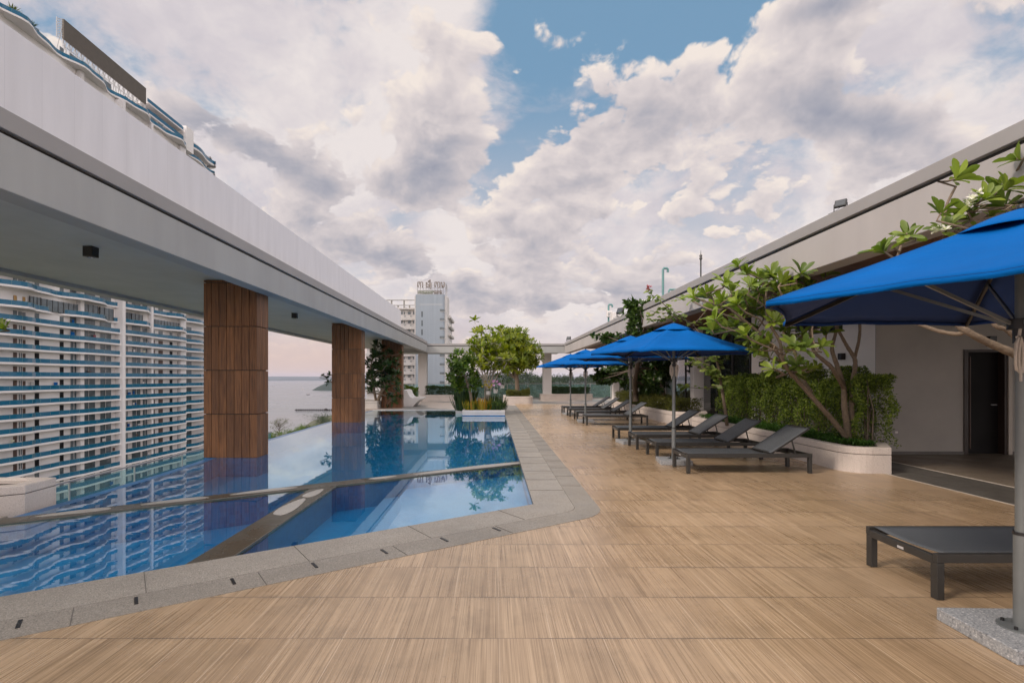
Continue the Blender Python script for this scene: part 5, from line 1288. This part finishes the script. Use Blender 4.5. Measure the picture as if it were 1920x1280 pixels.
# dark leafy tree on the planter behind the far loungers
Yd = 21.5
clump_tree('dark leafy tree in the planter behind the far loungers', [P(1192, 752, Yd), P(1191, 735, Yd), P(1190, 715, 20.6), P(1194, 690, 18.9), P(1198, 650, 17.2)], [.13, .11, .10, .08, .05],
    [B(1197, 598, 16.7, 30, 34, .45), B(1190, 640, 16.9, 36, 26, .5), B(1142, 632, 18.6, 28, 12, .4), B(1182, 572, 16.6, 12, 16, .2), B(1212, 580, 16.5, 12, 16, .2), B(1224, 632, 16.2, 14, 16, .3), B(1165, 690, Yd, 34, 30), B(1205, 700, Yd, 42, 34), B(1130, 705, Yd, 18, 14), B(1240, 690, Yd, 26, 22), B(1222, 725, Yd, 24, 18)], 900, .18, M['leaf_dark'], M['bark_dark'], limbs=22, tone=.6, ex=.3)
clump_tree('small dark tree right of the dark leafy tree in the same planter', px3([(1245, 752), (1243, 735), (1238, 715), (1234, 695)], 20.0), [.09, .08, .065, .045],
    [B(1232, 690, 20.0, 16, 18), B(1228, 725, 20, 16, 14)], 90, .19, M['leaf_dark'], M['bark'], limbs=5)
# dark frangipani by the farthest timber column
Yp = 26.2
stems = [st([(708, 757, .3), (712, 742, .2), (720, 728, .0), (732, 712, -.1), (745, 700, -.2)], Yp, .10, .03), st([(706, 757, .3), (702, 735, .2), (698, 715, 0), (695, 690, -.1), (700, 665, -.1)], Yp, .07, .03), st([(709, 757, .3), (715, 730, .2), (716, 700, .1), (722, 670, .1)], Yp, .06, .025)]
tips = [P(random.gauss(718, 20), random.gauss(688, 23), Yp+random.gauss(0, .6)) for _ in range(120)]
tips = [t for t in tips if 684 < VX+t.x/t.y*1000 < 758 and VY-(t.z-EYE)/t.y*1000 > 640]
plumeria('dark leaved frangipani between the middle and farthest timber columns', stems, tips, Yp, M['leaf_plum_dark'], M['bark'], leaf=(.22, .32), r0=.035, rt=.016, tone=.5)
plumeria('leaf tips of a plant showing left of the middle timber column', [([P(640, 716, 20.2), P(630, 712, 20), P(622, 709, 20)], .02, .012)], px3([(612, 708), (617, 716), (606, 704), (619, 703)], 20, .1), 20, M['leaf_plum_dark'], M['bark'], leaf=(.14, .20), name='plant', cat='plant')
plumeria('leaf cluster of a plant poking in at the left photo edge', [([P(-25, 640, 9), P(-15, 622, 9), P(-6, 613, 9)], .02, .014)], px3([(0, 611), (8, 616), (-8, 606)], 9, .08), 9, M['leaf_plum'], M['bark'], leaf=(.15, .2), name='plant', cat='plant')
# trees of the planter island and the planter behind it
Yi = 23.6
clump_tree('dark green small tree on the left of the planter island', px3([(884, 752), (882, 738), (878, 725), (872, 705), (868, 690)], 22.6), [.07, .06, .05, .04, .03],
    [B(868, 680, 22.6, 26, 26), B(852, 705, 22.6, 14, 20), B(862, 722, 22.6, 15, 12), B(890, 715, 22.6, 12, 18), B(848, 690, 22.6, 8, 10)], 230, .19, M['leaf_tree'], M['bark'], shape='plumeria', ratio=.17, tone=.25, limbs=9)
stems = []
for k, (tx, ty) in enumerate(((893, 668), (902, 650), (908, 640), (915, 650), (924, 645), (930, 660), (940, 668), (950, 680), (886, 690), (918, 665))):
    bx = 914+random.uniform(-5, 5); dd = random.uniform(-.5, .5)
    stems.append(st([(bx, 758, .2), (bx+(tx-bx)*.12, 730, dd*.3), (bx+(tx-bx)*.45, 705, dd*.6), (bx+(tx-bx)*.8, 680 if ty < 670 else 692, dd*.9), (tx, ty, dd)], Yi, .045, .016))
tips = [P(random.gauss(918, 26), random.gauss(658, 19), Yi+random.gauss(0, .7)) for _ in range(230)]
tips = [t for t in tips if 880 < VX+t.x/t.y*1000 < 962]
plumeria('pale many stemmed frangipani on the planter island', stems, tips, Yi, M['leaf_yellow'], M['bark_pale'], leaf=(.20, .30), r0=.02, rt=.010, tone=.55)
Yg = 31.8
clump_tree('big round yellow green tree behind the planter island', px3([(971, 748), (970, 732), (969, 712), (966, 695), (962, 675)], Yg), [.16, .14, .12, .10, .07],
    [B(956, 645, Yg, 40, 30), B(985, 662, Yg, 30, 30), B(935, 652, Yg, 24, 24), B(962, 678, Yg, 36, 18), B(998, 680, Yg, 12, 14), B(908, 662, Yg, 16, 16), B(962, 632, Yg, 24, 16)], 1250, .26, M['leaf_yellow'], M['bark'], shape='plumeria', ratio=.13, limbs=18, tone=.5)
# undergrowth of the island
def tuft(label, cx, cy, z, r, h, n, m, ratio=.05, lean=.5, name='tufted_plant', group='plants on the planter island'):
    o = thing(name, label, 'plant', (cx, cy, z), group); L = Leaves('blade', ratio, .18, .3)
    for _ in range(n):
        a = random.random()*6.28; q = random.random()**.5*r; d = Vector((math.cos(a)*lean*random.random(), math.sin(a)*lean*random.random(), 1))
        L.add((cx+math.cos(a)*q, cy+math.sin(a)*q, z), d, (math.cos(a), math.sin(a), .3), h*random.uniform(.5, 1.1), random.random())
    L.build('blade_leaves', m, o); return o
for px, py, Y, r, h, n, mm, lb in ((884, 767, 22.0, .30, .46, 90, 'leaf_croton', 'yellow orange croton at the front left of the planter island'), (906, 767, 22.0, .30, .55, 90, 'leaf_croton', 'taller yellow orange croton in the middle of the planter island'),
                            (933, 767, 22.1, .34, .50, 110, 'leaf_box', 'dark green bushy plant at the front right of the planter island'), (866, 770, 23.1, .30, .75, 110, 'leaf_box', 'dark strap leaved plant on the low narrow planter'), (873, 765, 23.9, .35, .95, 120, 'leaf_plum_dark', 'tall dark strap leaved plant behind the left croton'), (930, 760, 23.6, .45, .62, 120, 'leaf_dark', 'dark leafy plant behind the flower pots')):
    p = P(px, py, Y); tuft(lb, p.x, p.y, .10 if 'narrow' in lb else .16, r, h, n, M[mm], .055 if 'croton' in lb else .04, .75)
cover('low green ground cover along the front of the planter island', [(-1.15, 21.8), (.36, 21.8), (.36, 23.5), (-1.15, 23.5)], .16, 6500, .08, M['leaf_tree'], .30)
cover('low dark ground cover at the back of the planter island', [(-1.15, 23.5), (.36, 23.5), (.36, 25.2), (-1.15, 25.2)], .20, 2500, .08, M['leaf_ground'], .2)
for px, py, Y, fl, lb in ((915.5, 740, 22.4, 'leaf_croton', 'white hanging pot with yellow blooms, lowest of the three pots'), (929, 737, 22.5, 'orchid', 'white hanging pot with purple orchids in the middle of the three'), (941.5, 728, 22.9, 'leaf_box', 'white hanging pot with dark leaves, highest of the three')):
    p = P(px, py, Y); o = thing('flower_pot', lb, 'flower pot', p, 'hanging pots on the planter island'); q = MB(); q.tube([p, p+Vector((0, 0, .02)), p+Vector((0, 0, .16)), p+Vector((0, 0, .17))], [.07, .085, .105, .11], 12); q.build('pot', M['white_paint'], o)
    q = MB(); [q.tube([p+Vector((.1*math.cos(a), .1*math.sin(a), .16)), p+Vector((0, 0, .62))], .004, 4) for a in (0, 2.1, 4.2)]; q.build('hanger', M['steel'], o)
    L = Leaves('blade', .10, .4, .2); [L.add(p+Vector((0, 0, .15)), (math.cos(a), math.sin(a), random.uniform(.1, 1)), (0, 0, 1), random.uniform(.15, .28), random.random()) for a in [random.random()*6.28 for _ in range(24)]]; L.build('plant_leaves', M['leaf_plum_dark'], o)
    Lf = Leaves('round', .4, .1, .2); [Lf.rosette(p+Vector((random.gauss(0, .10), random.gauss(-.03, .08), .30+random.gauss(.08, .10))), (0, -1, .3), 5, .06, 1.0, .5) for _ in range(9)]; Lf.build('flower', M[fl], o)

# ---- white bench, glass railing
o = thing('sculpted_bench', 'white sculpted bench with tall curled back on the far terrace left of the pool end', 'bench', (-4.3, 28, 0))
prof = [(-4.80, 0), (-4.22, 0), (-4.12, .12), (-3.98, .28), (-3.74, .41), (-3.74, .47), (-4.22, .46), (-4.36, .52), (-4.46, .68), (-4.52, .86), (-4.66, .90), (-4.80, .88)]
q = MB(); n = len(prof); y0, y1 = 27.95, 29.6; q.add([(x, y0, z) for x, z in prof]+[(x, y1, z) for x, z in prof], [tuple(range(n)), tuple(range(2*n-1, n-1, -1))]+[(i, n+i, n+(i+1) % n, (i+1) % n) for i in range(n)]); q.build('bench_body', M['white_paint'], o, bevel=.03, seg=3)
q = MB(); [q.box(-4.20, -3.78, y0+.05+.2*i, y0+.20+.2*i, .472, .485) for i in range(8)]; q.build('seat_slat', M['white_tile'], o)
rl = thing('glass_railing', 'glass railing with thin posts along the far edge of the roof terrace', 'railing', (2, 38.6, 0))
for i in range(16):
    x0 = -8.0+1.5*i; q = MB(); q.box(x0+.03, x0+1.47, 38.6, 38.615, .10, 1.05); q.build('glass_pane', M['clear_glass'], rl); q = MB(); q.box(x0-.02, x0+.02, 38.57, 38.64, 0, 1.08); q.build('post', M['steel'], rl)
q = MB(); q.box(-8, 16, 38.58, 38.635, 1.08, 1.115); q.build('rail', M['steel'], rl)
q = MB(); q.box(-8, 16, 38.5, 38.72, -.05, .09); q.build('railing_kerb', M['concrete'], rl)
# low outer guard seen below the left tower
gr = thing('ledge_railing', 'low glass railing on the ledge below the pool edge on the left', 'railing', (-6.9, 9, -1))
for i in range(8):
    y0 = 4.0+1.6*i; q = MB(); q.box(-7.01, -7.0, y0+.002, y0+1.598, -1.1, -.22); q.build('glass_pane', M['clear_glass'], gr); q = MB(); q.box(-7.012, -6.988, y0-.01, y0+.01, -2.6, -.18); q.build('post', M['steel'], gr)
q = MB(); q.box(-7.02, -6.98, 4.0, 16.8, -.20, -.17); q.build('rail', M['steel'], gr)
mb = MB(); mb.box(-7.6, -5.3, -4, 26, -3.2, -2.6); led = mb.build('outer_ledge', M['concrete']); tag(led, 'concrete ledge below the overflow edge of the pool', 'ledge')

# ---- trees by the shore, wooded slope on the right
def far_tree(label, px, top, Y, w, m, bare=False, group='trees by the shore'):
    zt = P(px, top, Y).z; x = P(px, top, Y).x; h = zt+41.2; o = thing('shore_tree', label, 'tree', (x, Y, -41.2), group)
    q = MB(); q.tube([(x, Y, -41.3), (x+.3, Y, -41.2+h*.4), (x-.2, Y, -41.2+h*.8)], [.45, .3, .1], 7)
    L = Leaves('small', .3, 0, .4); n = 900 if not bare else 420
    cl = [(Vector((x+random.gauss(0, w*.30), Y+random.gauss(0, w*.3), zt-w*.15-abs(random.gauss(0, w*.42)))), w*random.uniform(.12, .22)) for _ in range(26)]
    for c, r in cl:
        q.tube([(x, Y, c.z-r*2-.5), c], [.14, .04], 5)
        for _ in range(n//26*2):
            d = Vector((random.gauss(0, 1), random.gauss(0, 1), random.gauss(0, .7))); L.add(c+d*r*.7, (random.gauss(0, 1), random.gauss(0, 1), random.gauss(0, .6)), (0, 0, 1), random.uniform(.5, .95)*(.8 if bare else 1.1), random.random())
    q.build('trunk', M['bark_dark'], o); L.build('crown', m, o)
ft = M['leaf_tree']; fg = M['leaf_forest']
for a in (('thin grey half bare tree beside the nearest timber column by the shore', 523, 782, 335, 9, M['leaf_grey'], True), ('low green tree by the shore left of the half bare one', 508, 808, 320, 10, ft), ('low spreading green tree right of the half bare one', 548, 802, 345, 10, ft),
          ('bright green tree in the middle of the shore trees', 566, 796, 360, 11, ft), ('small green tree at the middle of the shore hidden by the pool edge', 583, 797, 370, 8, fg), ('big dark green tree in front of the jetty hut', 604, 772, 430, 16, fg), ('wide dark green tree beside the middle timber column', 618, 779, 410, 15, fg), ('green tree low under the jetty trees', 600, 793, 385, 11, ft)):
    far_tree(*a)
def hz_(x, y): 
    t = min(1, max(0, (y-250)/420)); return -41+40*t*t*(3-2*t)+2.5*math.sin(x*.021+1)+1.6*math.sin(x*.06)
mb = MB(); mb.grid(lambda u, v: (-60+520*u, 240+760*v, hz_(-60+520*u, 240+760*v)-3.0 if v < .98 else -42), 60, 40); struct('wooded_slope', mb, M['isle'])
L = Leaves('small', .42, 0, .5)
for i in range(1500):
    y = 250+430*random.random()**.8; x = -40+random.random()*(.34*y+50)-.02*y; g = hz_(x, y); h = random.uniform(6, 11); r = random.uniform(2.4, 4.6)
    tn = random.uniform(0, .6)
    for k in range(70):
        d = Vector((random.gauss(0, 1), random.gauss(0, 1), random.gauss(0, 1))).normalized()*random.random()**.35; 
        if d.z < -.5: continue
        L.add((x+d.x*r, y+d.y*r, g-3+h*.55+d.z*h*.5), (random.gauss(0, 1), random.gauss(0, 1), random.gauss(0, .6)), (0, 0, 1), random.uniform(.9, 1.7), min(1, max(0, tn+random.uniform(-.2, .4))))
o = L.build('forest', M['leaf_forest']); tag(o, 'dense dark green woodland on the slope beyond the glass railing', 'forest', kind='stuff')

# ================================================================== AIR
hv = MB(); hv.box(-17000, 17000, -4000, 15000, -47, 101)
mm = bpy.data.materials.new('thin_haze'); mm.use_nodes = True; tt = NT(mm.node_tree); tt.n.remove(tt.n['Principled BSDF'])
vv = tt.new('ShaderNodeVolumePrincipled'); vv.inputs['Color'].default_value = (.70, .73, .92, 1); vv.inputs['Density'].default_value = 5e-5
tt.l.new(vv.outputs[0], tt.n['Material Output'].inputs['Volume'])
o = hv.build('haze', mm); o['kind'] = 'stuff'
